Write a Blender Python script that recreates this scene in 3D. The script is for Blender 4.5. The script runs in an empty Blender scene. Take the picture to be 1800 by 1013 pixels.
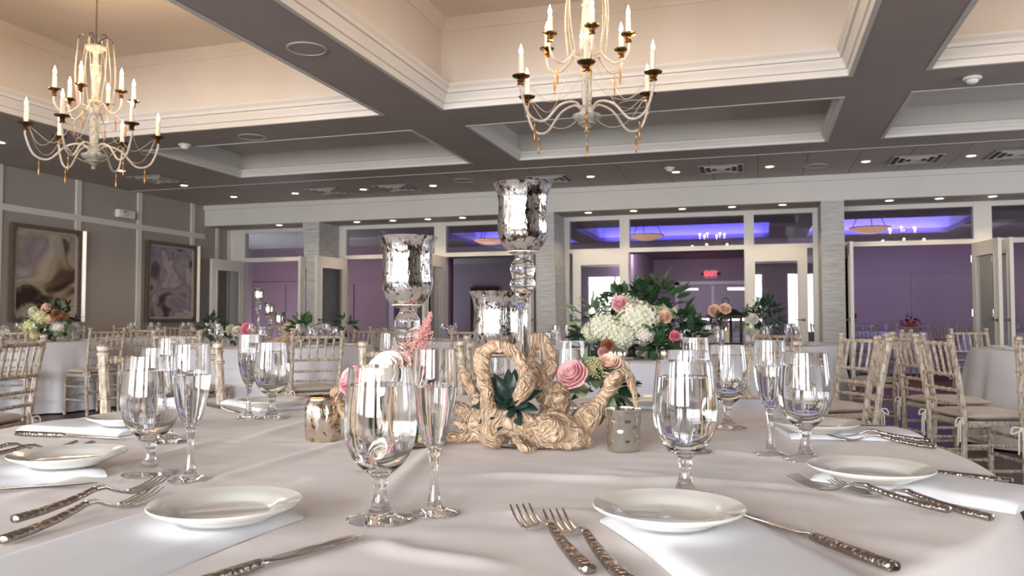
import bpy, bmesh, math, random
from mathutils import Vector, Matrix, noise
PI=math.pi; C=bpy.context.scene.collection; SC=bpy.context.scene
random.seed(7)
# ---------------------------------------------------------------- camera
FPX=1405.0; HY=562.5; PIT=math.atan((HY-506.5)/FPX); YAW=math.atan(435/FPX); CAMZ=1.0
cd=bpy.data.cameras.new('camera'); cam=bpy.data.objects.new('camera',cd); C.objects.link(cam)
cam.location=(0,0,CAMZ); cam.rotation_euler=(PI/2+PIT,0,YAW)
cd.sensor_width=36; cd.lens=36*FPX/1800; cd.clip_start=0.02; cd.clip_end=200
cd.dof.use_dof=True; cd.dof.focus_distance=1.45; cd.dof.aperture_fstop=13
SC.camera=cam
def CP(px,py,d):
    """world point that sits d metres ahead of the camera under a photo pixel"""
    x=(px-900)/FPX; y=-(py-506.5)/FPX
    cp,sp,ca,sa=math.cos(PIT),math.sin(PIT),math.cos(YAW),math.sin(YAW)
    y2=y*cp+sp; z2=cp-y*sp; t=d/z2
    return Vector(((x*ca-z2*sa)*t,(x*sa+z2*ca)*t,CAMZ+y2*t))
RV=Vector((math.cos(YAW),math.sin(YAW),0)); FV=Vector((-math.sin(YAW),math.cos(YAW),0))
# ---------------------------------------------------------------- world, light, exposure
W=bpy.data.worlds.new('world'); SC.world=W; W.use_nodes=True
W.node_tree.nodes['Background'].inputs[0].default_value=(0.80,0.88,1.0,1); W.node_tree.nodes['Background'].inputs[1].default_value=2.0
SC.view_settings.view_transform='Standard'; SC.view_settings.look='None'; SC.view_settings.gamma=1
SC.view_settings.exposure=0.86
SC.cycles.max_bounces=20; SC.cycles.transmission_bounces=20; SC.cycles.transparent_max_bounces=16
SC.cycles.glossy_bounces=6; SC.cycles.diffuse_bounces=5
SC.cycles.sample_clamp_indirect=4.0; SC.cycles.blur_glossy=0.6
def area(name,loc,rot,sx,sy,power,col):
    l=bpy.data.lights.new(name,'AREA'); l.shape='RECTANGLE'; l.size=sx; l.size_y=sy; l.energy=power; l.color=col
    o=bpy.data.objects.new(name,l); C.objects.link(o); o.location=loc; o.rotation_euler=rot; return o
WINX=[(-9.3,-7.3),(-6.5,-4.3),(-3.0,0.15),(.95,2.3)]
YB=-5.2
for i,(x0,x1) in enumerate(WINX):   # daylight coming in through the windows behind the camera
    area('window_daylight',((x0+x1)/2,YB-0.12,1.62),(PI/2,0,0),x1-x0,2.25,82*(x1-x0),(0.99,0.97,0.955))
for i,(y0,y1) in enumerate([(3.0,6.0),(7.5,10.5)]):   # and side light from unseen windows added in the right-hand wall
    area('window_daylight',(7.12,(y0+y1)/2,1.55),(PI/2,0,PI/2),y1-y0,1.9,30,(0.90,0.95,1.0))
PURP=(0.50,0.30,1.0)
for (x,y,z,rx,ry,sx,sy,p,c) in [(-8.6,15.2,2.6,-1.05,0,1.6,.3,3,(0.85,0.50,0.70)),(-5.9,16.0,2.5,-1.0,0,2.0,.3,2.6,(0.80,0.5,.85)),
        (-1.8,19.2,2.6,-1.0,0,3.0,.3,22,(.85,.66,.95)),(2.6,16.2,2.5,-1.05,0,3.4,.3,11,(.80,.62,.95)),(5.6,16.2,2.5,-1.05,0,2.0,.3,4,(.9,.55,.8))]:
    area('wall_wash_light',(x,y,z),(PI/2+rx+0.55,0,0),sx,sy,p,c)
TRAYS=[(-6.3,-3.9),(-3.4,0.2),(0.95,3.6)]
for (x0,x1) in TRAYS:
    for y in (15.12,17.63):
        area('cove_strip_light',((x0+x1)/2,y,2.80),(PI+(0.5 if y<16 else -0.5),0,0),x1-x0-.2,.06,8.5*(x1-x0)/3,(0.12,0.09,1.0))
# ---------------------------------------------------------------- materials
M={}
def new(name):
    m=bpy.data.materials.new(name); m.use_nodes=True; M[name]=m
    return m,m.node_tree,m.node_tree.nodes,m.node_tree.links,m.node_tree.nodes['Principled BSDF']
def mat(name,col,rough=.5,metal=0,col2=None,nscale=8,stretch=(1,1,1),bump=0,bscale=60,bdist=.002,lo=.35,hi=.65,spec=None,emit=None,estr=0,trans=0,ior=1.45,coat=0,sheen=0,sub=0,detail=4):
    m,nt,N,L,B=new(name)
    B.inputs['Base Color'].default_value=(*col,1); B.inputs['Roughness'].default_value=rough; B.inputs['Metallic'].default_value=metal
    B.inputs['Transmission Weight'].default_value=trans; B.inputs['IOR'].default_value=ior; B.inputs['Coat Weight'].default_value=coat
    B.inputs['Sheen Weight'].default_value=sheen
    if sub: B.inputs['Subsurface Weight'].default_value=sub; B.inputs['Subsurface Radius'].default_value=(.01,.006,.004)
    if spec is not None: B.inputs['Specular IOR Level'].default_value=spec
    if emit: B.inputs['Emission Color'].default_value=(*emit,1); B.inputs['Emission Strength'].default_value=estr
    tc=N.new('ShaderNodeTexCoord'); mp=N.new('ShaderNodeMapping'); mp.inputs['Scale'].default_value=stretch
    L.new(tc.outputs['Object'],mp.inputs['Vector'])
    if col2:
        n=N.new('ShaderNodeTexNoise'); n.inputs['Scale'].default_value=nscale; n.inputs['Detail'].default_value=detail
        L.new(mp.outputs[0],n.inputs['Vector'])
        r=N.new('ShaderNodeValToRGB'); r.color_ramp.elements[0].position=lo; r.color_ramp.elements[1].position=hi
        r.color_ramp.elements[0].color=(*col,1); r.color_ramp.elements[1].color=(*col2,1)
        L.new(n.outputs['Fac'],r.inputs['Fac']); L.new(r.outputs[0],B.inputs['Base Color'])
    if bump:
        n2=N.new('ShaderNodeTexNoise'); n2.inputs['Scale'].default_value=bscale; n2.inputs['Detail'].default_value=5
        L.new(mp.outputs[0],n2.inputs['Vector'])
        b=N.new('ShaderNodeBump'); b.inputs['Strength'].default_value=bump; b.inputs['Distance'].default_value=bdist
        L.new(n2.outputs['Fac'],b.inputs['Height']); L.new(b.outputs[0],B.inputs['Normal'])
    return m
mat('beam_paint',(.36,.32,.30),.6,col2=(.39,.35,.325),nscale=1.5)
mat('coffer_paint',(.72,.665,.61),.6,col2=(.69,.635,.58),nscale=2)
mat('small_coffer_paint',(.66,.64,.59),.6,col2=(.63,.61,.56),nscale=2)
mat('trim_white',(.70,.68,.65),.42)
mat('frame_white',(.66,.645,.61),.42)
mat('header_paint',(.64,.63,.60),.55,col2=(.61,.60,.57),nscale=2)
mat('wall_taupe',(.36,.33,.30),.6,col2=(.34,.31,.285),nscale=1.2)
mat('far_wall',(.34,.265,.31),.65,col2=(.32,.25,.29),nscale=1)  # some of the purple uplighting is put into this base colour
mat('uplight_mauve_wall',(.20,.115,.145),.65,col2=(.185,.105,.135),nscale=1)  # purple of the uplighting painted into the left-hand walls
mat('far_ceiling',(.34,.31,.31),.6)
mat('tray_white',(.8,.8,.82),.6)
mat('linen',(.82,.765,.745),.85,col2=(.77,.72,.70),nscale=5,bump=.25,bscale=900,bdist=.0004,sheen=.15)
mat('linen_grey',(.66,.67,.73),.85,col2=(.60,.61,.67),nscale=4,bump=.2,bscale=500,bdist=.0006,sheen=.1)
mat('napkin_white',(.86,.88,.92),.8,col2=(.83,.85,.895),nscale=20,bump=.3,bscale=800,bdist=.0004)
mat('ceramic',(.80,.79,.74),.12,coat=.4)
mat('glass',(1,1,1),0,trans=1,ior=1.5)
mat('water',(1,1,1),0,trans=1,ior=1.33)
mat('pane_glass',(.86,.90,.90),.0,trans=1,ior=1.5)
mat('steel',(.62,.60,.58),.14,1)
mat('chrome',(.8,.8,.8),.15,1)
mat('dark_metal',(.03,.028,.025),.4,.6)
mat('pewter',(.30,.26,.22),.35,1,col2=(.16,.13,.10),nscale=30)
mat('bronze',(.10,.065,.03),.32,1,col2=(.22,.14,.06),nscale=30)
mat('gold',(.55,.30,.12),.30,1,col2=(.32,.17,.07),nscale=60)
mat('arm_white',(.56,.52,.46),.45,col2=(.42,.38,.33),nscale=40)
mat('column_white',(.46,.44,.39),.55,col2=(.22,.21,.18),nscale=35,lo=.45,hi=.7,bump=.4,bscale=60)
mat('column_bands',(.40,.40,.35),.5,col2=(.30,.22,.12),nscale=30)
mat('bead',(.52,.44,.36),.3)
mat('wax',(.86,.78,.66),.4,sub=.2)
mat('flame',(1,.8,.5),.3,emit=(1.0,.66,.30),estr=26)
mat('lamp_lens',(1,.9,.7),.3,emit=(1.0,.76,.46),estr=9)
mat('bowl_glass',(.9,.6,.4),.4,emit=(1,.50,.28),estr=.25)
mat('cushion',(.50,.445,.38),.8,col2=(.46,.405,.345),nscale=12,bump=.2,bscale=300,sheen=.2)
mat('green_leaf',(.030,.075,.030),.4,col2=(.06,.13,.05),nscale=30)
mat('dark_leaf',(.012,.040,.020),.38,col2=(.03,.075,.035),nscale=30)
mat('sage_leaf',(.16,.24,.14),.5,col2=(.26,.33,.20),nscale=30)
mat('succulent',(.014,.036,.030),.35,col2=(.035,.065,.05),nscale=40)
mat('petal_white',(.82,.76,.68),.6,sub=.15,col2=(.86,.82,.76),nscale=30)
mat('petal_pink',(.86,.56,.56),.6,sub=.15,col2=(.80,.36,.40),nscale=22)
mat('petal_hot',(.72,.16,.26),.6,col2=(.80,.30,.38),nscale=22)
mat('petal_peach',(.82,.50,.38),.6,sub=.15,col2=(.88,.66,.54),nscale=40)
mat('petal_cream',(.70,.74,.52),.6,col2=(.84,.84,.74),nscale=14)
mat('petal_lime',(.66,.66,.30),.6,col2=(.74,.72,.46),nscale=14)
mat('petal_rust',(.36,.10,.05),.6,col2=(.45,.2,.1),nscale=20)
mat('berry_green',(.38,.36,.14),.5,col2=(.62,.60,.34),nscale=90)
mat('astilbe_pink',(.80,.42,.40),.7,col2=(.72,.33,.30),nscale=90)
mat('frame_bronze',(.16,.12,.10),.35,.5,col2=(.20,.15,.12),nscale=20)
mat('frame_glint',(.75,.74,.70),.3,.7)  # pale tone for window light caught on the painting frames
mat('dark_wood_door',(.055,.012,.008),.4)
mat('door_grey',(.42,.38,.42),.5)
mat('exit_red',(.8,.02,.02),.4,emit=(1,.03,.04),estr=2.2)
mat('exit_body',(.5,.4,.4),.4)
mat('plastic_white',(.75,.75,.72),.4)
mat('vent_metal',(.50,.47,.45),.4)
mat('vent_dark',(.05,.045,.045),.6)
mat('curtain',(.70,.70,.72),.8)
mat('carpet',(.14,.075,.05),.9,col2=(.20,.11,.07),nscale=6)
mat('post_black',(.02,.02,.02),.5)
# wood floor
m,nt,N,L,B=new('floor_wood'); B.inputs['Roughness'].default_value=.42
tc=N.new('ShaderNodeTexCoord'); br=N.new('ShaderNodeTexBrick'); br.inputs['Scale'].default_value=1; br.inputs['Brick Width'].default_value=1.2; br.inputs['Row Height'].default_value=.12
br.inputs['Mortar Size'].default_value=.004; br.inputs['Color1'].default_value=(.040,.017,.016,1); br.inputs['Color2'].default_value=(.060,.027,.024,1); br.inputs['Mortar'].default_value=(.01,.006,.006,1)
L.new(tc.outputs['Object'],br.inputs['Vector']); L.new(br.outputs['Color'],B.inputs['Base Color'])
# acoustic ceiling tile grid
m,nt,N,L,B=new('ceiling_tile'); B.inputs['Roughness'].default_value=.8
tc=N.new('ShaderNodeTexCoord'); br=N.new('ShaderNodeTexBrick'); br.offset=0; br.inputs['Scale'].default_value=1; br.inputs['Brick Width'].default_value=.61; br.inputs['Row Height'].default_value=.61
br.inputs['Mortar Size'].default_value=.010; br.inputs['Color1'].default_value=(.46,.42,.395,1); br.inputs['Color2'].default_value=(.48,.44,.41,1); br.inputs['Mortar'].default_value=(.30,.27,.255,1)
L.new(tc.outputs['Object'],br.inputs['Vector']); L.new(br.outputs['Color'],B.inputs['Base Color'])
# shiplap boards on the pillars
m,nt,N,L,B=new('shiplap'); B.inputs['Roughness'].default_value=.55
tc=N.new('ShaderNodeTexCoord'); mp=N.new('ShaderNodeMapping'); mp.inputs['Scale'].default_value=(1.5,1.5,14)
n=N.new('ShaderNodeTexNoise'); n.inputs['Scale'].default_value=3; n.inputs['Detail'].default_value=6
r=N.new('ShaderNodeValToRGB'); r.color_ramp.elements[0].position=.3; r.color_ramp.elements[0].color=(.36,.365,.36,1); r.color_ramp.elements[1].position=.7; r.color_ramp.elements[1].color=(.55,.56,.56,1)
L.new(tc.outputs['Object'],mp.inputs[0]); L.new(mp.outputs[0],n.inputs['Vector']); L.new(n.outputs['Fac'],r.inputs['Fac']); L.new(r.outputs[0],B.inputs['Base Color'])
# limed chiavari wood: white wash over brown
m,nt,N,L,B=new('limed_wood'); B.inputs['Roughness'].default_value=.5
tc=N.new('ShaderNodeTexCoord'); mp=N.new('ShaderNodeMapping'); mp.inputs['Scale'].default_value=(90,90,26)
n=N.new('ShaderNodeTexNoise'); n.inputs['Scale'].default_value=1; n.inputs['Detail'].default_value=5
r=N.new('ShaderNodeValToRGB'); r.color_ramp.elements[0].position=.34; r.color_ramp.elements[0].color=(.28,.19,.13,1); r.color_ramp.elements[1].position=.60; r.color_ramp.elements[1].color=(.60,.54,.46,1)
e=r.color_ramp.elements.new(.46); e.color=(.42,.34,.265,1)
L.new(tc.outputs['Object'],mp.inputs[0]); L.new(mp.outputs[0],n.inputs['Vector']); L.new(n.outputs['Fac'],r.inputs['Fac']); L.new(r.outputs[0],B.inputs['Base Color'])
# driftwood
m,nt,N,L,B=new('driftwood'); B.inputs['Roughness'].default_value=.7
tc=N.new('ShaderNodeTexCoord'); n0=N.new('ShaderNodeTexNoise'); n0.inputs['Scale'].default_value=9; n0.inputs['Detail'].default_value=2
mx=N.new('ShaderNodeMixRGB'); mx.blend_type='ADD'; mx.inputs[0].default_value=.22
L.new(tc.outputs['Object'],n0.inputs['Vector']); L.new(tc.outputs['Object'],mx.inputs[1]); L.new(n0.outputs['Color'],mx.inputs[2])
n1=N.new('ShaderNodeTexNoise'); n1.inputs['Scale'].default_value=26; n1.inputs['Detail'].default_value=7; n1.inputs['Distortion'].default_value=2.6
L.new(mx.outputs[0],n1.inputs['Vector'])
w=N.new('ShaderNodeTexWave'); w.inputs['Scale'].default_value=24; w.inputs['Distortion'].default_value=9; w.inputs['Detail'].default_value=3; w.inputs['Detail Scale'].default_value=1.6
L.new(mx.outputs[0],w.inputs['Vector'])
r=N.new('ShaderNodeValToRGB'); r.color_ramp.elements[0].position=.25; r.color_ramp.elements[0].color=(.20,.10,.05,1); r.color_ramp.elements[1].position=.62; r.color_ramp.elements[1].color=(.70,.535,.385,1)
e=r.color_ramp.elements.new(.42); e.color=(.54,.385,.25,1)
L.new(n1.outputs['Fac'],r.inputs['Fac'])
r2=N.new('ShaderNodeValToRGB'); r2.color_ramp.elements[0].position=.0; r2.color_ramp.elements[0].color=(.5,.36,.27,1); r2.color_ramp.elements[1].position=.16; r2.color_ramp.elements[1].color=(1,1,1,1)
L.new(w.outputs['Fac'],r2.inputs['Fac'])
mm=N.new('ShaderNodeMixRGB'); mm.blend_type='MULTIPLY'; mm.inputs[0].default_value=.6; L.new(r.outputs[0],mm.inputs[1]); L.new(r2.outputs[0],mm.inputs[2])
L.new(mm.outputs[0],B.inputs['Base Color'])
b=N.new('ShaderNodeBump'); b.inputs['Strength'].default_value=.9; b.inputs['Distance'].default_value=.004; L.new(w.outputs['Fac'],b.inputs['Height'])
b2=N.new('ShaderNodeBump'); b2.inputs['Strength'].default_value=.6; b2.inputs['Distance'].default_value=.003; L.new(n1.outputs['Fac'],b2.inputs['Height']); L.new(b.outputs[0],b2.inputs['Normal'])
L.new(b2.outputs[0],B.inputs['Normal'])
# mercury glass: silvered glass with worn clear and brown specks
def mercury(name,c1,c2,thr,rough):
    m,nt,N,L,B=new(name)
    B.inputs['Metallic'].default_value=1; B.inputs['Roughness'].default_value=rough
    tc=N.new('ShaderNodeTexCoord'); n=N.new('ShaderNodeTexNoise'); n.inputs['Scale'].default_value=70; n.inputs['Detail'].default_value=9; n.inputs['Roughness'].default_value=.68
    L.new(tc.outputs['Object'],n.inputs['Vector'])
    r=N.new('ShaderNodeValToRGB'); r.color_ramp.elements[0].position=thr; r.color_ramp.elements[0].color=(*c2,1); r.color_ramp.elements[1].position=thr+.06; r.color_ramp.elements[1].color=(*c1,1)
    L.new(n.outputs['Fac'],r.inputs['Fac']); L.new(r.outputs[0],B.inputs['Base Color'])
    n2=N.new('ShaderNodeTexNoise'); n2.inputs['Scale'].default_value=32; n2.inputs['Detail'].default_value=3
    mp=N.new('ShaderNodeMapping'); mp.inputs['Scale'].default_value=(2.2,2.2,.5); L.new(tc.outputs['Object'],mp.inputs[0]); L.new(mp.outputs[0],n2.inputs['Vector'])
    b=N.new('ShaderNodeBump'); b.inputs['Strength'].default_value=.6; b.inputs['Distance'].default_value=.004; L.new(n2.outputs['Fac'],b.inputs['Height'])
    n3=N.new('ShaderNodeTexNoise'); n3.inputs['Scale'].default_value=150; n3.inputs['Detail'].default_value=2; L.new(mp.outputs[0],n3.inputs['Vector']); b3=N.new('ShaderNodeBump'); b3.inputs['Strength'].default_value=.35; b3.inputs['Distance'].default_value=.0015; L.new(n3.outputs['Fac'],b3.inputs['Height']); L.new(b.outputs[0],b3.inputs['Normal']); L.new(b3.outputs[0],B.inputs['Normal'])
mercury('mercury',(.84,.83,.82),(.13,.09,.06),.405,.09)
mercury('mercury_gold',(.80,.72,.60),(.30,.17,.08),.40,.14)
# hammered cutlery handle
m,nt,N,L,B=new('hammered'); B.inputs['Metallic'].default_value=1; B.inputs['Roughness'].default_value=.28; B.inputs['Base Color'].default_value=(.40,.345,.31,1)
tc=N.new('ShaderNodeTexCoord'); v=N.new('ShaderNodeTexVoronoi'); v.inputs['Scale'].default_value=210; L.new(tc.outputs['Object'],v.inputs['Vector'])
b=N.new('ShaderNodeBump'); b.inputs['Strength'].default_value=1; b.inputs['Distance'].default_value=.0016; L.new(v.outputs['Distance'],b.inputs['Height']); L.new(b.outputs[0],B.inputs['Normal'])
# abstract paintings
def painting(name,cols,off,sc):
    m,nt,N,L,B=new(name); B.inputs['Roughness'].default_value=.12
    tc=N.new('ShaderNodeTexCoord'); mp=N.new('ShaderNodeMapping'); mp.inputs['Location'].default_value=off; mp.inputs['Scale'].default_value=(1,sc,sc*1.3)
    n=N.new('ShaderNodeTexNoise'); n.inputs['Scale'].default_value=1.15; n.inputs['Detail'].default_value=3; n.inputs['Distortion'].default_value=.75; n.inputs['Roughness'].default_value=.45
    L.new(tc.outputs['Object'],mp.inputs[0]); L.new(mp.outputs[0],n.inputs['Vector'])
    r=N.new('ShaderNodeValToRGB'); r.color_ramp.elements[0].position=cols[0][0]; r.color_ramp.elements[0].color=(*cols[0][1],1)
    r.color_ramp.elements[1].position=cols[-1][0]; r.color_ramp.elements[1].color=(*cols[-1][1],1)
    for p_,c_ in cols[1:-1]: e=r.color_ramp.elements.new(p_); e.color=(*c_,1)
    L.new(n.outputs['Fac'],r.inputs['Fac']); L.new(r.outputs[0],B.inputs['Base Color'])
painting('art_ochre',[(.34,(.030,.018,.014)),(.40,(.10,.07,.05)),(.44,(.33,.26,.17)),(.50,(.30,.27,.25)),(.55,(.42,.36,.26)),(.62,(.22,.19,.19)),(.70,(.36,.33,.34))],(2.1,3.3,.4),1.0)
painting('art_slate',[(.34,(.06,.035,.03)),(.41,(.12,.10,.12)),(.46,(.30,.26,.27)),(.52,(.20,.18,.21)),(.57,(.40,.35,.35)),(.64,(.30,.27,.29)),(.72,(.45,.40,.38))],(5.2,.7,1.9),1.3)
# ---------------------------------------------------------------- mesh helpers
class MB:
    def __init__(s): s.v=[]; s.f=[]
    def add(s,vs,fs):
        o=len(s.v); s.v+= [tuple(q) for q in vs]; s.f+=[tuple(i+o for i in f) for f in fs]; return s
    def box(s,x0,x1,y0,y1,z0,z1):
        return s.add([(x0,y0,z0),(x1,y0,z0),(x1,y1,z0),(x0,y1,z0),(x0,y0,z1),(x1,y0,z1),(x1,y1,z1),(x0,y1,z1)],
            [(0,3,2,1),(4,5,6,7),(0,1,5,4),(1,2,6,5),(2,3,7,6),(3,0,4,7)])
    def tube(s,pts,rad,seg=8,cap=True,flat=None):
        pts=[Vector(p) for p in pts]; n=len(pts)
        if not hasattr(rad,'__len__'): rad=[rad]*n
        vs=[];fs=[]; prev=None
        for i,p in enumerate(pts):
            t=(pts[min(i+1,n-1)]-pts[max(i-1,0)])
            if t.length<1e-9: t=Vector((0,0,1))
            t.normalize()
            if prev is None:
                a=Vector((0,0,1)) if abs(t.z)<.9 else Vector((1,0,0)); nx=t.cross(a).normalized()
            else:
                nx=prev-t*prev.dot(t)
                nx=nx.normalized() if nx.length>1e-6 else t.orthogonal().normalized()
            prev=nx; ny=t.cross(nx)
            for k in range(seg):
                a=2*PI*k/seg; vs.append(p+(nx*math.cos(a)+ny*math.sin(a))*rad[i])
        for i in range(n-1):
            for k in range(seg):
                a=i*seg+k; b=i*seg+(k+1)%seg; fs.append((a,b,b+seg,a+seg))
        if cap: fs.append(tuple(range(seg-1,-1,-1))); fs.append(tuple((n-1)*seg+k for k in range(seg)))
        return s.add(vs,fs)
    def lathe(s,prof,seg=32,c=(0,0,0),flute=0,nf=0,fz=None,closed=False):
        vs=[];fs=[]; n=len(prof)
        for (r,z) in prof:
            am=flute*(fz(z) if fz else 1)
            for k in range(seg):
                a=2*PI*k/seg; rr=max(r,1e-5)*(1+am*math.cos(nf*a)) if nf else max(r,1e-5)
                vs.append((c[0]+rr*math.cos(a),c[1]+rr*math.sin(a),c[2]+z))
        m=n if closed else n-1
        for i in range(m):
            j=(i+1)%n
            for k in range(seg):
                l=(k+1)%seg; fs.append((i*seg+k,i*seg+l,j*seg+l,j*seg+k))
        if not closed:
            fs.append(tuple(range(seg-1,-1,-1))); fs.append(tuple((n-1)*seg+k for k in range(seg)))
        return s.add(vs,fs)
    def ball(s,c,r,seg=6,rings=4,sz=1):
        return s.lathe([(r*math.sin(PI*i/rings)+1e-5,-r*sz*math.cos(PI*i/rings)) for i in range(rings+1)],seg,c)
    def xf(s,Mx):
        s.v=[tuple(Mx@Vector(q)) for q in s.v]; return s
    def build(s,name,m,parent=None,smooth=True,bev=0,loc=None,ang=40):
        me=bpy.data.meshes.new(name); me.from_pydata(s.v,[],s.f); me.validate()
        bm=bmesh.new(); bm.from_mesh(me)
        if bev:
            bmesh.ops.bevel(bm,geom=[e for e in bm.edges if e.is_manifold],offset=bev,segments=2,affect='EDGES')
        bmesh.ops.recalc_face_normals(bm,faces=bm.faces); bm.to_mesh(me); bm.free()
        me.materials.append(M[m])
        if smooth:
            me.shade_smooth()
            try: me.set_sharp_from_angle(angle=math.radians(ang))
            except Exception: pass
        o=bpy.data.objects.new(name,me); C.objects.link(o)
        if parent: o.parent=parent
        if loc is not None: o.location=loc
        return o
def tag(o,label=None,cat=None,group=None,kind=None):
    if label: o['label']=label
    if cat: o['category']=cat
    if group: o['group']=group
    if kind: o['kind']=kind
    return o
def empty(name,loc,rz=0,label=None,cat=None,group=None):
    o=bpy.data.objects.new(name,None); C.objects.link(o); o.location=loc; o.rotation_euler=(0,0,rz); o.empty_display_size=.05
    return tag(o,label,cat,group)
def struct(o): o['kind']='structure'; return o
KIDS={}
def kids(o):
    if o.name not in KIDS: KIDS[o.name]=[c for c in bpy.data.objects if c.parent==o]
    return KIDS[o.name]
def copy_tree(o,parent=None):
    c=o.copy(); C.objects.link(c)
    if parent: c.parent=parent
    for ch in kids(o): copy_tree(ch,c)
    return c
class Proto:
    """first placement moves the prototype itself, later ones are copies"""
    def __init__(s,o): s.o=o; s.used=False
    def put(s,loc,rz,label,group=None,cat=None,scale=1,name=None):
        o=s.o if not s.used else copy_tree(s.o); s.used=True
        o.location=loc; o.rotation_euler=(0,0,rz); o.scale=(scale,)*3; o['label']=label
        if group: o['group']=group
        if cat: o['category']=cat
        return o
# ---------------------------------------------------------------- the room shell
ZC=3.08; XL,XR=-9.68,7.0
fl=MB().box(XL-.3,XR+.3,YB-.3,13.1,-.1,0); struct(fl.build('floor','floor_wood',smooth=False))
cf=MB().box(XL-.3,XR+1,13.1,24.3,-.1,0); o=struct(cf.build('floor','carpet',smooth=False))
COLS=[(-7.2,-3.65),(-2.96,.75),(1.38,5.1)]; ROWS=[(3.45,7.27,3.98),(8.0,9.9,3.42)]
cl=MB(); xs=[XL]+[v for c in COLS for v in c]+[XR+.05]; ys=[YB-.05]+[v for r_ in ROWS for v in r_[:2]]+[10.49]
for i in range(len(xs)-1):
    for j in range(len(ys)-1):
        if i%2==1 and j%2==1: continue
        cl.box(xs[i],xs[i+1],ys[j],ys[j+1],ZC,ZC+.12)
struct(cl.build('ceiling','beam_paint',smooth=False))
o=struct(MB().box(XL,XR+.05,10.49,12.27,ZC,ZC+.12).build('ceiling','ceiling_tile',smooth=False))
struct(MB().box(XL,XR+.05,10.44,10.49,ZC-.012,ZC+.1).build('trim_1','beam_paint',smooth=False))
tn=2
for (x0,x1) in COLS:
    for (y0,y1,zt) in ROWS:
        big=zt>3.6; w=.04; b=MB()
        b.box(x0-w-.1,x0-w,y0-w-.1,y1+w+.1,ZC+.12,zt); b.box(x1+w,x1+w+.1,y0-w-.1,y1+w+.1,ZC+.12,zt)
        b.box(x0-w,x1+w,y0-w-.1,y0-w,ZC+.12,zt); b.box(x0-w,x1+w,y1+w,y1+w+.1,ZC+.12,zt); b.box(x0-w-.1,x1+w+.1,y0-w-.1,y1+w+.1,zt,zt+.1)
        struct(b.build('ceiling','coffer_paint' if big else 'small_coffer_paint',smooth=False))
        # mitred crown round the mouth of the coffer (offset into the coffer, height)
        if big: prof=[(-.035,-.004),(.005,-.004),(.012,.03),(.012,.05),(.028,.055),(.034,.085),(.05,.11),(.055,.135),(.075,.14),(.078,.17),(.10,.20),(.10,.225),(-.035,.225)]
        else: prof=[(-.035,-.004),(.003,-.004),(.008,.03),(.02,.035),(.03,.06),(.045,.075),(.045,.105),(-.035,.105)]
        vs=[];fs=[]; n=len(prof)
        for (cx_,cy_,sx_,sy_) in [(x0,y0,1,1),(x1,y0,-1,1),(x1,y1,-1,-1),(x0,y1,1,-1)]:
            vs+=[(cx_+sx_*o_,cy_+sy_*o_,ZC+z_) for o_,z_ in prof]
        for k in range(4):
            for q in range(n):
                fs.append((k*n+q,k*n+(q+1)%n,((k+1)%4)*n+(q+1)%n,((k+1)%4)*n+q))
        struct(MB().add(vs,fs).build('trim_%d'%tn,'trim_white',ang=30)); tn+=1
        if big:   # small crown under the coffer's own ceiling
            prof=[(-.04,-.11),(-.028,-.11),(-.02,-.09),(0,-.07),(.03,-.03),(.04,0),(-.04,0)]; n=len(prof); vs=[];fs=[]
            for (cx_,cy_,sx_,sy_) in [(x0,y0,1,1),(x1,y0,-1,1),(x1,y1,-1,-1),(x0,y1,1,-1)]:
                vs+=[(cx_+sx_*o_,cy_+sy_*o_,zt+z_) for o_,z_ in prof]
            for k in range(4):
                for q in range(n): fs.append((k*n+q,k*n+(q+1)%n,((k+1)%4)*n+(q+1)%n,((k+1)%4)*n+q))
            struct(MB().add(vs,fs).build('trim_%d'%tn,'coffer_paint',ang=30)); tn+=1
# left wall with battens and rail
struct(MB().box(XL-.15,XL,YB-.1,13.1,0,3.2).build('wall_left','wall_taupe',smooth=False))
bt=MB()
for y in (-1.9,-.6,.7,2.0,3.3,4.4,5.5,6.8,8.1,9.40,10.63,11.91):
    bt.box(XL-.01,XL+.028,y-.045,y+.045,.15,2.47); bt.box(XL-.01,XL+.028,y-.045,y+.045,2.56,ZC)
bt.box(XL-.01,XL+.022,YB,12.25,2.47,2.56)
for y in (12.6,12.95): bt.box(XL-.01,XL+.028,y-.04,y+.04,.15,2.71)
struct(bt.build('trim_30','header_paint',smooth=False))
struct(MB().box(XL,XL+.03,YB,13,0,.15).build('baseboard_left','trim_white',smooth=False))
# right wall with unseen windows, added for their side light
def wall_holes(axis,pos,th,a0,a1,holes,z0,z1,hz0,hz1):
    b=MB(); 
    def bx(u0,u1,w0,w1):
        if axis=='y': b.box(u0,u1,min(pos,pos+th),max(pos,pos+th),w0,w1)
        else: b.box(min(pos,pos+th),max(pos,pos+th),u0,u1,w0,w1)
    bx(a0,a1,z0,hz0); bx(a0,a1,hz1,z1); u=a0
    for h0,h1 in holes: bx(u,h0,hz0,hz1); u=h1
    bx(u,a1,hz0,hz1); return b
RW=[(3.0,6.0),(7.5,10.5)]
struct(wall_holes('x',XR,.12,YB-.1,13.1,RW,0,3.3,.6,2.5).build('wall_right','wall_taupe',smooth=False))
struct(wall_holes('y',YB,-.12,XL-.15,XR+.1,WINX,0,3.3,.5,2.75).build('wall_back','wall_taupe',smooth=False))
wn=1
for (x0,x1) in WINX:
    b=MB(); 
    for x in (x0+.03,(x0+x1)/2,x1-.03): b.box(x-.03,x+.03,YB-.06,YB+.02,.5,2.75)
    b.box(x0,x1,YB-.06,YB+.02,.5,.56); b.box(x0,x1,YB-.06,YB+.02,2.69,2.75)
    struct(b.build('window_%d'%wn,'frame_white',smooth=False)); wn+=1
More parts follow.
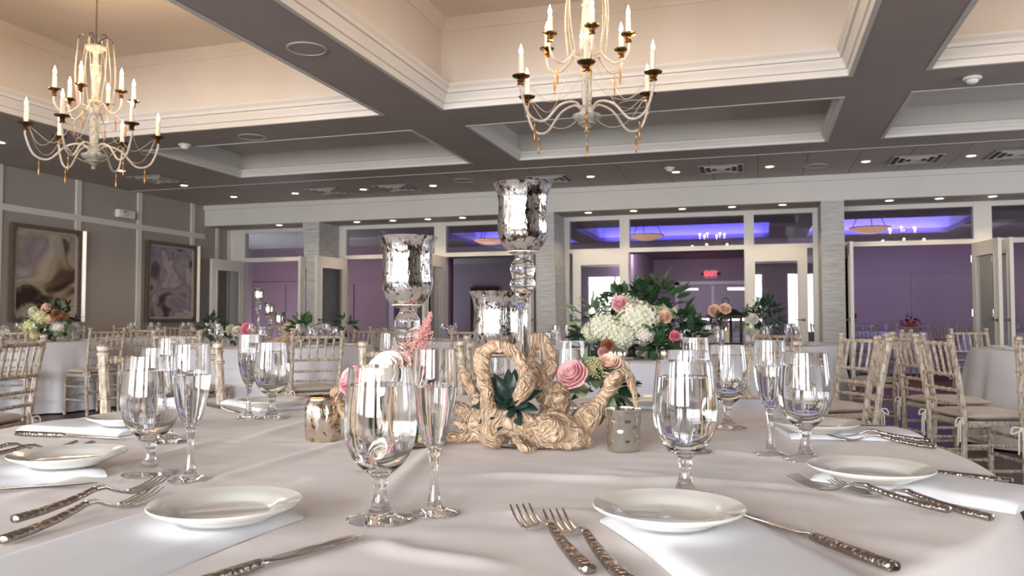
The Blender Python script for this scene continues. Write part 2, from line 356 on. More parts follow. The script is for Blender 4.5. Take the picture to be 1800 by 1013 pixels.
for (y0,y1) in RW:
    b=MB()
    for y in (y0+.03,(y0+y1)/2,y1-.03): b.box(XR-.02,XR+.06,y-.03,y+.03,.6,2.5)
    b.box(XR-.02,XR+.06,y0,y1,.6,.66); b.box(XR-.02,XR+.06,y0,y1,2.44,2.5)
    struct(b.build('window_%d'%wn,'frame_white',smooth=False)); wn+=1
# header beam, soffit, door wall
struct(MB().box(XL,XR,12.25,12.38,2.71,3.3).box(XL,XR,12.21,12.26,3.0,3.08).build('trim_31','header_paint',smooth=False))
struct(MB().box(XL,XR,12.38,13.1,2.71,2.8).build('ceiling','beam_paint',smooth=False))
fr=MB(); Y0,Y1=12.96,13.08
BAYS=[(-9.32,-7.55),(-7.17,-5.44),(-5.22,-3.45),(-3.01,-2.17),(-2.01,-.22),(-.07,.79),(1.22,2.965),(3.2,4.95)]
def fbx(x0,x1,z0,z1,p=0): fr.box(x0,x1,Y0-p,Y1,z0,z1)
fbx(XL,XR,2.64,2.71); fbx(-9.49,XR,2.10,2.17,.004)
xs=[-9.49]+[v for b in BAYS for v in b]+[5.1]
for i in range(0,len(xs),2): fbx(xs[i],xs[i+1],0,2.71,.008)
fbx(5.1,XR,0,2.71); fbx(XL,-9.49,0,2.71,-.01)
struct(fr.build('wall_front','frame_white',smooth=False))
wn=20
for (x0,x1) in BAYS:     # transom panes
    o=MB().box(x0-.01,x1+.01,13.015,13.025,2.16,2.65).build('window_%d'%wn,'pane_glass',smooth=False); struct(o); wn+=1
for (x0,x1) in (BAYS[3],BAYS[5]):   # sidelights
    o=MB().box(x0-.01,x1+.01,13.015,13.025,0,2.11).build('window_%d'%wn,'pane_glass',smooth=False); struct(o); wn+=1
def door(n,hx,hy,ang,wd,hand=1,handle=True,py0=.30):
    """glazed door leaf hinged at (hx,hy); ang = direction the leaf points in"""
    t=.045; H_=2.10; st=.14; b=MB()
    b.box(0,st,-t/2,t/2,.02,H_); b.box(wd-st,wd,-t/2,t/2,.02,H_); b.box(st,wd-st,-t/2,t/2,.02,.30); b.box(st,wd-st,-t/2,t/2,1.90,H_)
    b.box(st-.015,st,-t/2-.008,t/2+.008,.285,1.915); b.box(wd-st,wd-st+.015,-t/2-.008,t/2+.008,.285,1.915)
    b.box(st,wd-st,-t/2-.008,t/2+.008,.285,.30); b.box(st,wd-st,-t/2-.008,t/2+.008,1.90,1.915)
    d=struct(b.build('door_%d'%n,'frame_white',smooth=False)); d.location=(hx,hy,0); d.rotation_euler=(0,0,ang)
    MB().box(st-.005,wd-st+.005,-.004,.004,.295,1.905).build('glass_pane','pane_glass',d,smooth=False)
    if handle:
        h=MB()
        for s in (-1,1):
            q=MB().lathe([(.026,0),(.026,.006),(.010,.008),(.010,.045),(.002,.046)],12).tube([(0,0,.04),(-.11,0,.04)],[.009,.007],8)
            q.xf(Matrix.Translation((wd-.06,0,1.0))@Matrix.Rotation(s*-PI/2,4,'X')@Matrix.Translation((0,0,t/2)))
            h.add(q.v,q.f)
        h.build('door_handle','pewter',d)
    hg=MB()
    for z in (.25,1.1,1.88): hg.tube([(-.008,-t/2-.004,z-.05),(-.008,-t/2-.004,z+.05)],.008,8)
    hg.build('hinge','chrome',d)
    return d
door(1,-9.33,12.93,math.radians(-94),.86); door(2,-7.58,12.93,math.radians(-90),.86)
door(3,-7.15,12.93,math.radians(-97),.86); door(4,-5.46,12.93,math.radians(-90),.86)
door(5,-5.24,12.93,math.radians(-91),.86); door(6,-3.45,12.93,math.radians(-90),.86)
door(7,-2.02,12.91,math.radians(180),.92); door(8,-.20,12.91,0,.90)
door(9,1.24,12.93,math.radians(-90),.86); door(10,2.95,12.93,math.radians(-82),.86)
door(11,3.22,12.93,math.radians(-91),.86); door(12,4.93,12.93,math.radians(-90),.86)
# shiplap pillars (they taper a little towards the floor)
def pillar(n,xb0,xb1,xt0,xt1,y0=12.25,y1=13.0,z1=2.71):
    b=MB(); k=19; h=z1/k
    for i in range(k):
        za,zb=i*h,(i+1)*h-.006; 
        def X(z): t_=z/z1; return xb0+(xt0-xb0)*t_,xb1+(xt1-xb1)*t_
        a0,a1=X(za); c0,c1=X(zb)
        b.add([(a0,y0,za),(a1,y0,za),(a1,y1,za),(a0,y1,za),(c0,y0,zb),(c1,y0,zb),(c1,y1,zb),(c0,y1,zb)],[(0,3,2,1),(4,5,6,7),(0,1,5,4),(1,2,6,5),(2,3,7,6),(3,0,4,7)])
        a0,a1=X(zb); b.add([(a0+.006,y0+.006,zb),(a1-.006,y0+.006,zb),(a1-.006,y1,zb),(a0+.006,y1,zb),(a0+.006,y0+.006,zb+.006),(a1-.006,y0+.006,zb+.006),(a1-.006,y1,zb+.006),(a0+.006,y1,zb+.006)],[(0,1,5,4),(1,2,6,5),(3,0,4,7)])
    struct(b.build('wall_pillar_%d'%n,'shiplap',smooth=False))
pillar(1,-7.46,-7.30,-7.64,-7.31); pillar(2,-3.38,-3.05,-3.41,-3.10); pillar(3,.86,1.17,.86,1.17); pillar(4,5.3,5.6,5.3,5.6)
# far banquet room beyond the doors
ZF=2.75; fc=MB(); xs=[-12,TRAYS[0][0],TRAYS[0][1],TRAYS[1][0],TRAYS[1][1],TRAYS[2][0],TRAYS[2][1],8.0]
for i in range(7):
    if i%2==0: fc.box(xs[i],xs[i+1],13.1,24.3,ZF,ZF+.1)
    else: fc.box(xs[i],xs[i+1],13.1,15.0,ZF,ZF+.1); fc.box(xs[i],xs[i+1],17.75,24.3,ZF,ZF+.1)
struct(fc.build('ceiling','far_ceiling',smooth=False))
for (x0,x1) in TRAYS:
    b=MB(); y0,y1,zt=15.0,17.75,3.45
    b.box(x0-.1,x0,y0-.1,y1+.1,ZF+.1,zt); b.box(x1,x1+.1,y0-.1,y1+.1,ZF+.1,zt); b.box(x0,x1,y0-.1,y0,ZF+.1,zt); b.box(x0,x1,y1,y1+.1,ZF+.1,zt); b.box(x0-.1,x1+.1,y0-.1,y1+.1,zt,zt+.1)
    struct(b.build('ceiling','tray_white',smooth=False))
fw=MB(); fw.box(-12,8,23.5,23.7,0,2.9)
struct(fw.build('wall_far','far_wall',smooth=False))
def panel_wall(name,x0,x1,y,trn,th=.15,batt=.95,zr=1.85,m='uplight_mauve_wall'):
    struct(MB().box(x0,x1,y,y+th,0,ZF+.02).build(name,m,smooth=False))
    b=MB(); b.box(x0,x1,y-.02,y,zr,zr+.07); b.box(x0,x1,y-.02,y,0,.14); n=max(1,int(round((x1-x0)/batt)))
    for i in range(n+1):
        xx=x0+(x1-x0)*i/n; b.box(max(x0,xx-.035),min(x1,xx+.035),y-.025,y,.14,zr)
    struct(b.build(trn,m,smooth=False))
panel_wall('wall_far_left',-12,-8.3,17.0,'trim_40'); panel_wall('wall_far_middle',-10.6,-7.35,18.6,'trim_41')
panel_wall('wall_far_right',1.55,8.0,19.0,'trim_42',batt=1.6,zr=2.0,m='far_wall')
struct(MB().box(-8.3,-8.15,17.0,18.6,0,ZF).build('wall_far_return','far_wall',smooth=False))
struct(MB().box(1.4,1.55,19.0,23.5,0,ZF).build('wall_far_side','far_wall',smooth=False))
struct(MB().box(-4.4,-2.95,19.6,23.5,0,ZF).build('wall_far_block','far_wall',smooth=False))
struct(MB().box(-12,1.4,18.0,18.5,2.52,ZF).build('trim_43','far_wall',smooth=False))
struct(MB().box(-12.15,-12,13.1,24.3,0,2.9).build('wall_far_end','far_wall',smooth=False))
struct(MB().box(8,8.15,13.1,24.3,0,2.9).build('wall_far_end','far_wall',smooth=False))
# exit double door, frame, closers
b=MB().box(-2.32,-2.20,23.36,23.5,0,2.08).box(-.32,-.20,23.36,23.5,0,2.08).box(-2.32,-.20,23.36,23.5,2.0,2.10)
struct(b.build('trim_44','frame_white',smooth=False))
for i,(x0,x1) in enumerate([(-2.19,-1.29),(-1.23,-.33)]):
    d=struct(MB().box(x0,x1,23.42,23.49,0,1.99).build('door_%d'%(13+i),'door_grey',smooth=False,bev=.004))
    xc=x0+.05 if i==0 else x1-.55
    MB().box(xc+.02,xc+.48,23.36,23.42,1.84,1.91).build('door_closer','chrome',d,smooth=False)
    MB().box(x0+.08,x1-.08,23.36,23.42,.98,1.04).build('push_bar','chrome',d,smooth=False)
struct(MB().box(-1.30,-1.22,23.38,23.48,0,1.98).build('trim_45','frame_white',smooth=False))
# dark wood door with a round-cornered vision panel
d=struct(MB().box(-8.6,-7.7,23.4,23.5,0,2.02).build('door_15','dark_wood_door',smooth=False,bev=.004))
MB().lathe([(.0,0),(.13,0),(.13,.02),(0,.02)],24).xf(Matrix.Translation((-8.33,23.4,1.45))@Matrix.Rotation(PI/2,4,'X')@Matrix.Diagonal((1,1.5,1,1))).build('vision_panel','petal_lime',d)
# exit sign
g=empty('exit_sign',(-1.32,23.5,2.30),0,'lit red EXIT sign with two side lamps above the grey double doors','sign')
MB().box(-.17,.17,-.08,0,-.12,.13).build('housing','exit_body',g,smooth=False,bev=.008)
def text(body,name,m,parent,loc,rot,size,ext=.002):
    cu=bpy.data.curves.new(name,'FONT'); cu.body=body; cu.size=size; cu.extrude=ext; cu.align_x='CENTER'; cu.align_y='CENTER'
    o=bpy.data.objects.new(name,cu); C.objects.link(o); dg=bpy.context.evaluated_depsgraph_get(); me=bpy.data.meshes.new_from_object(o.evaluated_get(dg))
    bpy.data.objects.remove(o); me.materials.clear(); me.materials.append(M[m]); o=bpy.data.objects.new(name,me); C.objects.link(o); o.parent=parent; o.location=loc; o.rotation_euler=rot; return o
text('EXIT','lettering','exit_red',g,(0,-.087,.01),(PI/2,0,0),.19,.004)
for s in (-1,1): MB().box(s*.20-.05,s*.20+.05,-.06,-.0,-.02,.05).lathe([(0.045,0),(.045,.05),(.02,.06)],12,(s*.23,-.05,-.02)).build('side_lamp','dark_metal',g)
# ---------------------------------------------------------------- ceiling fittings
def downlight():
    g=empty('downlight',(0,0,0),cat='ceiling light')
    MB().lathe([(.050,-.001),(.052,-.004),(.075,-.003),(.075,.004),(.05,.004)],24,closed=True).build('trim_ring','plastic_white',g)
    MB().lathe([(.0,-.002),(.051,-.002),(.051,.003),(0,.003)],20).build('lens','lamp_lens',g)
    return g
DL=Proto(downlight())
sp=bpy.data.lights.new('downlight_beam','SPOT'); sp.energy=14; sp.color=(1,.78,.52); sp.spot_size=1.9; sp.spot_blend=.6; sp.shadow_soft_size=.05
def put_dl(x,y,z,label,group):
    DL.put((x,y,z-.001),0,label,group)
    o=bpy.data.objects.new('downlight_beam',sp); C.objects.link(o); o.location=(x,y,z-.02)
tile=[(-8.48,7.1),(-8.48,8.96),(-8.48,10.24),(-8.47,11.45),(-7.27,11.43),(-6.01,11.40),(-4.81,11.40),(-3.55,11.38),(-2.32,11.35),(-1.10,11.35),(.154,11.33),(1.357,11.33),(2.586,11.33),(3.8,11.33)]
words=['first','second','third','fourth','fifth','sixth','seventh','eighth','ninth','tenth','eleventh','twelfth','thirteenth','fourteenth']
for i,(x,y) in enumerate(tile):
    if i<3: lb='round recessed downlight in the flat ceiling near the left wall, %s from the camera'%words[i]
    else: lb='round recessed downlight in the tiled ceiling strip, %s from the left wall'%words[i-3]
    put_dl(x,y,ZC,lb,'downlights in the upper ceiling')
sof=[-8.26,-7.5,-6.70,-6.01,-5.36,-4.73,-3.95,-2.59,-1.87,-1.12,-.38,.344,1.795,2.437,3.1]
for i,x in enumerate(sof):
    put_dl(x,12.48,2.71,'round recessed downlight in the soffit over the doors, %s from the left wall'%(words+['fifteenth'])[i],'downlights in the door soffit')
def vent():
    g=empty('ceiling_vent',(0,0,0),cat='air vent')
    MB().box(-.30,.30,-.30,.30,-.002,.004).build('backing','vent_dark',g,smooth=False)
    f=MB()
    for (a,z0) in ((.30,-.008),(.22,-.016),(.14,-.02),(.06,-.022)):
        w=.017
        f.box(-a,a,-a,-a+w,z0,-.0021); f.box(-a,a,a-w,a,z0,-.0021); f.box(-a,-a+w,-a+w,a-w,z0,-.0021); f.box(a-w,a,-a+w,a-w,z0,-.0021)
    f.build('louvres','vent_metal',g,smooth=False); return g
VT=Proto(vent())
for i,(x,y) in enumerate([(-6.6,11.35),(-5.42,11.40),(-2.92,11.35),(-.48,11.28),(1.95,11.35),(3.1,11.35)]):
    VT.put((x,y,ZC-.005),0,'square louvred air vent in the tiled ceiling strip, %s from the left'%words[i],'ceiling air vents')
o=VT.put((-8.45,9.65,ZC-.005),0,'square air vent in the flat ceiling near the left wall, behind the left chandelier','ceiling air vents')
def speaker(x,y,label):
    g=empty('ceiling_speaker',(x,y,ZC),0,label,'speaker','round ceiling speakers')
    MB().lathe([(.135,-.001),(.137,-.008),(.155,-.006),(.155,.003),(.135,.003)],40,closed=True).build('bezel','vent_metal',g)
    MB().lathe([(0,-.005),(.136,-.004),(.136,.002),(0,.002)],40).build('grille','beam_paint',g)
speaker(-3.295,5.32,'round white speaker in the beam between the two large coffers')
speaker(-5.49,7.74,'round speaker in the cross beam behind the left chandelier')
speaker(-1.13,7.64,'round speaker in the cross beam behind the right chandelier')
speaker(-4.2,11.1,'small round speaker set in the tiled ceiling strip'); speaker(.75,11.45,'dark round speaker in the tiled strip right of the tall candle holder')
for (x,y,lb) in ((-6.49,7.84,'white domed smoke detector on the beam right of the left chandelier'),(1.767,7.645,'white domed smoke detector on the beam at the upper right'),(-1.15,11.0,'flat white smoke detector in the tiled ceiling strip')):
    g=empty('smoke_detector',(x,y,ZC),0,lb,'smoke detector')
    MB().lathe([(.07,0),(.075,-.01),(.07,-.02),(.05,-.025)],24).build('base_plate','plastic_white',g)
    MB().lathe([(.048,-.024),(.046,-.04),(.03,-.055),(0,-.058)],24).build('dome','plastic_white',g)
g=empty('emergency_light',(XL+.005,10.28,2.68),0,'small white emergency light box on the left wall between the paintings','emergency light')
MB().box(0,.09,-.17,.17,-.06,.06).build('housing','plastic_white',g,smooth=False,bev=.008)
MB().lathe([(.04,0),(.045,.04),(0,.045)],16).xf(Matrix.Translation((.09,-.08,0))@Matrix.Rotation(PI/2,4,'Y')).build('lamp_head','chrome',g)
# ---------------------------------------------------------------- paintings
def framed(y0,y1,z0,z1,art,label):
    g=empty('framed_painting',(XL+.03,(y0+y1)/2,(z0+z1)/2),0,label,'painting','pair of framed abstracts on the left wall')
    hw,hh=(y1-y0)/2,(z1-z0)/2; f=.06
    b=MB().box(0,.05,-hw,-hw+f,-hh,hh).box(0,.05,hw-f,hw,-hh,hh).box(0,.05,-hw+f,hw-f,-hh,-hh+f).box(0,.05,-hw+f,hw-f,hh-f,hh)
    b.build('frame','frame_bronze',g,smooth=False,bev=.006)
    s=f; b=MB(); w=.03
    b.box(.0,.03,-hw+s,-hw+s+w,-hh+s,hh-s).box(.0,.03,hw-s-w,hw-s,-hh+s,hh-s).box(.0,.03,-hw+s,hw-s,-hh+s,-hh+s+w).box(.0,.03,-hw+s,hw-s,hh-s-w,hh-s)
    b.build('inner_liner','wall_taupe',g,smooth=False)
    MB().box(0,.012,-hw+s+w,hw-s-w,-hh+s+w,hh-s-w).build('canvas',art,g,smooth=False)
    MB().add([(x,y,z) for z in (-hh,hh) for x,y in ((0,hw),(.03,hw),(.075,hw+.045),(0,hw+.05))],[(0,1,2,3),(7,6,5,4),(0,4,5,1),(1,5,6,2),(2,6,7,3),(3,7,4,0)]).build('edge','frame_glint',g,smooth=False)  # far-side bevel, its window-lit brightness put into a silver colour
framed(8.26,9.43,.97,2.32,'art_ochre','large framed abstract in brown, ochre and grey washes, nearer the camera')
framed(10.76,11.97,.96,2.32,'art_slate','large framed abstract in slate and pale rose washes, beside the first glass door')
# ---------------------------------------------------------------- chandeliers
def rotz(a): return Matrix.Rotation(a,4,'Z')
def spline(P,n):
    """Catmull-Rom through points"""
    P=[Vector(p) for p in P]; Q=[P[0]*2-P[1]]+P+[P[-1]*2-P[-2]]; out=[]
    for i in range(1,len(Q)-2):
        for k in range(n):
            t=k/n; a,b_,c,d_=Q[i-1],Q[i],Q[i+1],Q[i+2]
            out.append(.5*((2*b_)+(c-a)*t+(2*a-5*b_+4*c-d_)*t*t+(-a+3*b_-3*c+d_)*t**3))
    out.append(P[-1]); return out
def lerpr(R,n):
    out=[]
    for i in range(len(R)-1):
        for k in range(n): out.append(R[i]+(R[i+1]-R[i])*k/n)
    return out+[R[-1]]
flame_light=bpy.data.lights.new('candle_bulb_light','POINT'); flame_light.energy=2.0; flame_light.color=(1,.70,.45); flame_light.shadow_soft_size=.03
def beadrad(P,r,period=.012):
    return [r*(.45+.55*abs(math.sin(i*PI/2))) for i in range(len(P))]
def strand(b,P,r=.0045):
    L=0; Q=spline(P,12); tot=sum((Q[i+1]-Q[i]).length for i in range(len(Q)-1)); n=max(4,int(tot/.011))*2
    out=[Q[0]]; acc=0; step=tot/n; i=0; pos=Q[0].copy(); tgt=step
    cum=[0]
    for k in range(len(Q)-1): cum.append(cum[-1]+(Q[k+1]-Q[k]).length)
    pts=[]; k=0
    for j in range(n+1):
        s=min(j*step,tot-1e-9)
        while k<len(Q)-2 and cum[k+1]<s: k+=1
        f=(s-cum[k])/max(1e-9,cum[k+1]-cum[k]); pts.append(Q[k].lerp(Q[k+1],f))
    b.tube(pts,[r if j%2 else r*.35 for j in range(n+1)],6)
def chandelier():
    g=empty('chandelier',(0,0,0),cat='chandelier')
    # z measured from the bottom finial
    MB().lathe([(0,0),(.016,.003),(.020,.018),(.012,.032),(.03,.045),(.045,.055)],24).lathe([(.045,.055),(.062,.066),(.058,.078)],24).build('bottom_finial','column_bands',g)
    MB().lathe([(.050,.078),(.085,.100),(.098,.118),(.098,.128),(.07,.136),(.05,.15),(.045,.175),(.055,.19),(.032,.2),(.03,.22)],28).build('lower_bowl','column_white',g)
    MB().lathe([(.03,.215),(.034,.25),(.034,.42),(.028,.46),(.04,.47),(.05,.49),(.058,.515),(.06,.54),(.045,.55)],28,flute=.05,nf=10).build('column','column_white',g)
    MB().lathe([(.046,.548),(.05,.56),(.062,.575),(.05,.59),(.03,.60)],24).build('vase_collar','column_bands',g)
    MB().lathe([(.03,.60),(.026,.65),(.032,.70),(.030,.86),(.024,.88),(.036,.89),(.036,.90),(.024,.91),(.022,.99),(.03,1.01)],24,flute=.05,nf=10).build('upper_column','column_white',g)
    MB().lathe([(.03,1.08),(.06,1.095),(.082,1.115),(.082,1.13),(.05,1.14),(.02,1.15),(.012,1.19)],32,(0,0,-.07)).build('crown_disc','column_white',g)
    hooks=[2*PI*k/6+.3 for k in range(6)]
    hb=MB()
    for a in hooks:
        hb.tube([rotz(a)@p for p in spline([(.02,0,1.07),(.04,0,1.125),(.08,0,1.155),(.12,0,1.14),(.135,0,1.11)],6)],.005,8)
    hb.build('crown_hook','pewter',g)
    ch=MB(); z=1.11
    top=1.72
    i=0
    while z<top:
        m_=Matrix.Translation((0,0,z))@rotz(PI/2*(i%2)); pts=[m_@Vector((.007*math.cos(t*PI/5),0,.016*math.sin(t*PI/5))) for t in range(11)]
        ch.tube(pts,.0022,5,cap=False); z+=.026; i+=1
    ch.lathe([(.0,top+.0),(.05,top),(.055,top-.012),(.02,top-.03),(.01,top-.04)],20); ch.build('hanging_chain','pewter',g)
    def arm(a,R,z0,zc,dip,upper):
        Mx=rotz(a)
        P=spline([(.04,0,z0),(.10,0,z0+.035),(R*.42,0,z0-.0),(R*.66,0,z0-dip),(R*.88,0,z0-dip*.75),(R,0,zc-.10),(R,0,zc-.03)],7)
        ar=MB().tube([Mx@p for p in P],.0085 if not upper else .0075,8).build('arm','arm_white',g)
        c=Mx@Vector((R,0,0)); s=.86 if upper else 1
        MB().lathe([(.008,zc-.045),(.022*s,zc-.035),(.012*s,zc-.02),(.03*s,zc-.004),(.056*s,zc+.002),(.060*s,zc+.010),(.03*s,zc+.008),(.022*s,zc+.012)],20,(c.x,c.y,0)).build('bobeche','bronze',ar)
        MB().lathe([(.010,zc-.055),(.024*s,zc-.048),(.016*s,zc-.03),(.026*s,zc-.018),(.014,zc-.012)],8,(c.x,c.y,0),flute=.22,nf=4).build('gilt_cup','gold',ar)
        cz=zc+.012; ht=.135*s
        MB().lathe([(.0175,cz),(.0175,cz+ht*.3),(.0165,cz+ht*.7),(.0158,cz+ht),(.007,cz+ht+.004)],14,(c.x,c.y,0),flute=.05,nf=3).build('candle_sleeve','wax',ar)
        MB().lathe([(.005,cz+ht+.003),(.0135,cz+ht+.020),(.0125,cz+ht+.034),(.006,cz+ht+.054),(.0008,cz+ht+.075)],12,(c.x,c.y,0)).build('flame_bulb','flame',ar)
        # gilt drop under the arm
        dp=Mx@Vector((R*.80,0,0)); zt=z0-dip*.98
        MB().tube([(dp.x,dp.y,zt),(dp.x,dp.y,zt-.03)],.0018,5).lathe([(.002,zt-.03),(.007,zt-.036),(.004,zt-.05),(.009,zt-.07),(.007,zt-.12),(.004,zt-.14),(.006,zt-.148),(.0,zt-.155)],10,(dp.x,dp.y,0)).build('gilt_drop','gold',ar)
        return Vector((c.x,c.y,cz+ht+.10))
    lights=[]
    R1,R2=.50,.305
    for k in range(6): lights.append(arm(2*PI*k/6+.22,R1,.175,.33,.12,False))
    for k in range(6): lights.append(arm(2*PI*k/6+.22+.12,R2,.52,.635,.06,True))
    gb=MB()
    for k,a in enumerate(hooks):      # bead strings from the crown hooks to the upper arms
        for da in (-.16,.16):
            p0=rotz(a)@Vector((.135,0,1.11)); p1=rotz(a+da*2.2)@Vector((.13,0,.52)); pm=(p0+p1)/2+rotz(a+da)@Vector((.025,0,-.02))
            strand(gb,[p0,pm,p1],.0048)
    gb.build('bead_strings','bead',g)
    sw=MB()
    for k in range(6):
        a0=2*PI*k/6+.22; a1=a0+2*PI/6; p0=rotz(a0)@Vector((R1-.02,0,.315)); p1=rotz(a1)@Vector((R1-.02,0,.315)); pm=(p0+p1)/2*1.02; pm.z=.13
        strand(sw,[p0,(p0+pm)/2+Vector((0,0,-.05)),pm,(p1+pm)/2+Vector((0,0,-.05)),p1],.0028)
        q0=rotz(a0)@Vector((R1-.03,0,.31)); q1=rotz(a0+.3)@Vector((.10,0,.50)); qm=(q0+q1)/2; qm.z=.20
        strand(sw,[q0,qm,q1],.0028)
    sw.build('swag_chains','bead',g)
    return g,lights
cg,cl_=chandelier(); CH=Proto(cg)
for (x,y,rz,lb) in ((-5.41,5.41,-1.477,'two-tier candle chandelier with gilt drops hanging in the left coffer'),(-1.12,5.36,-1.588,'two-tier candle chandelier with gilt drops hanging in the middle coffer'),(3.24,5.36,.4,'two-tier candle chandelier hanging in the right coffer, seen mirrored in the transom glass')):
    CH.put((x,y,2.28),rz,lb,'candle chandeliers')
    for p in cl_:
        o=bpy.data.objects.new('candle_bulb_light',flame_light); C.objects.link(o); o.location=Vector((x,y,2.28))+rotz(rz)@p
# bowl pendants in the far room
for (x,y,lb) in ((-5.55,16.3,'alabaster bowl pendant on three rods, seen through the left transom'),(-2.20,16.4,'dark rimmed bowl pendant on three rods, seen through the middle transom'),(2.0,16.3,'bowl pendant on three rods, seen through the right transom')):
    g=empty('bowl_pendant',(x,y,2.62),0,lb,'pendant lamp','bowl pendants in the far room')
    MB().lathe([(.0,0),(.12,.012),(.26,.05),(.36,.11),(.35,.11),(.25,.06),(.0,.02)],32).build('bowl','bowl_glass',g)
    r_=MB()
    for k in range(3):
        a=2*PI*k/3+.5; r_.tube([(.36*math.cos(a),.36*math.sin(a),.09),(.02*math.cos(a),.02*math.sin(a),.75)],.007,6)
    r_.tube([(.36*math.cos(2*PI*k/24),.36*math.sin(2*PI*k/24),.11) for k in range(25)],.008,6).tube([(0,0,.70),(0,0,.83)],.01,6).build('rods','dark_metal',g)
# ---------------------------------------------------------------- tables
TZ=.76; TC=Vector((-.63,1.465,0)); TR=.985
def T(px,d): v=CP(px,560,d); return Vector((v.x,v.y,0))
def ridge(x,y,segs):
    z=0
    for (ax,ay,bx,by,h,w) in segs:
        dx,dy=bx-ax,by-ay; l2=dx*dx+dy*dy; t=max(0,min(1,((x-ax)*dx+(y-ay)*dy)/l2)); d2=(x-ax-t*dx)**2+(y-ay-t*dy)**2
        if d2<(3*w)**2: z+=h*math.exp(-d2/(w*w))*min(1,4*min(t+.06,1.06-t))
    return z
def cloth(c,R,m,seed,nr=16,na=160,segs=None,nf=17,amp=.04,drop=.745,base=TZ):
    rnd=random.Random(seed); ph=[rnd.uniform(0,6.28) for _ in range(6)]; vs=[(0,0,base)]; rings=[]
    er=.014
    for i in range(1,nr+1): rings.append(('t',(R-er)*i/nr))
    for k in (30,60,90): rings.append(('e',k))
    for k in range(1,15): rings.append(('s',k/14))
    for kind,q in rings:
        for j in range(na):
            a=2*PI*j/na; ca,sa=math.cos(a),math.sin(a)
            if kind=='t':
                r=q; z=base
                if segs: z+=ridge(c.x+r*ca,c.y+r*sa,segs)+.0012*noise.noise(Vector((r*ca*5,r*sa*5,seed)))+.0013*abs(noise.noise(Vector((r*ca*3.5+r*sa*4,r*sa*13-r*ca*4,seed))))+.0012*noise.noise(Vector((r*ca*9-r*sa*3,r*sa*22,seed+3)))
            elif kind=='e': r=R-er+er*math.sin(math.radians(q)); z=base-er+er*math.cos(math.radians(q))
            else:
                z=base-er-(drop-er)*q; f=math.sin(nf*a+ph[0]+.9*math.sin(3*a+ph[1]))+.45*math.sin((nf*2-5)*a+ph[2]); s=min(1,q*1.6)
                r=R+.012+amp*s*(.55+.55*f*.7)+.06*q
            vs.append((r*ca,r*sa,z))
    fs=[(0,1+j,1+(j+1)%na) for j in range(na)]
    for i in range(len(rings)-1):
        for j in range(na):
            a=1+i*na+j; b=1+i*na+(j+1)%na; fs.append((a,a+na,b+na,b))
    return MB().add(vs,fs).build('tablecloth',m,ang=80,loc=(c.x,c.y,0))
def G(px,py,z=TZ):
    v=CP(px,py,1.0)-Vector((0,0,CAMZ)); t=(z-CAMZ)/v.z; return Vector((v.x*t,v.y*t,z))
def seg(a,b,h=.0028,w=.016): p=G(*a); q=G(*b); return (p.x,p.y,q.x,q.y,h*1.7,w)
SEG=[seg((330,860),(640,770)),seg((610,935),(860,700),.0035),seg((0,885),(380,775)),seg((840,836),(1130,846),.004,.018),seg((1130,846),(1420,858),.003),
     seg((880,902),(1060,905),.003),seg((1230,790),(1620,838),.003),seg((1560,775),(1760,850)),seg((430,775),(600,726)),seg((1000,820),(1600,905),.002,.03),
     seg((500,1010),(800,930),.003,.02),seg((640,960),(900,1000),.003),seg((1340,930),(1790,985),.002,.03),seg((520,850),(640,830),.003),seg((1130,760),(1400,740),.003)]
o=cloth(TC,TR,'linen',1,nr=100,na=420,segs=SEG,nf=19); tag(o,'off-white creased cloth on the round table in the foreground','tablecloth')
TABLES={'hydrangea':(T(1112,5.35),'the white hydrangea table'),'holders':(T(480,7.5),'the far table with three silver holders'),
 'lefturn':(T(45,9.2),'the far left lime-flower table'),'right':(T(1938,6.4),'the table at the right edge'),
 'lantern':(T(1300,8.0),'the dark lantern table'),'middle':(T(790,9.8),'the table in front of the brown door'),
 'row':(T(300,11.3),'the table under the slate painting')}
for i,(k,(c,lb)) in enumerate(TABLES.items()):
    o=cloth(c,.93,'linen_grey',10+i,nr=3,na=140,nf=19+i%3,amp=.065); tag(o,'pale grey floor-length cloth on %s'%lb,'tablecloth','cloths on the other tables')
FAR={'farA':(T(1545,15.6),'the violet-room table right of the pillar'),'farB':(T(1795,14.3),'the violet-room table by the open doors'),'farC':(T(1270,16.5),'the table inside the middle doorway')}
for i,(k,(c,lb)) in enumerate(FAR.items()):
    o=cloth(c,.9,'linen_grey',30+i,nr=3,na=100,nf=15,amp=.06); tag(o,'floor-length cloth on %s'%lb,'tablecloth','cloths on the other tables')
    TABLES[k]=(c,lb)
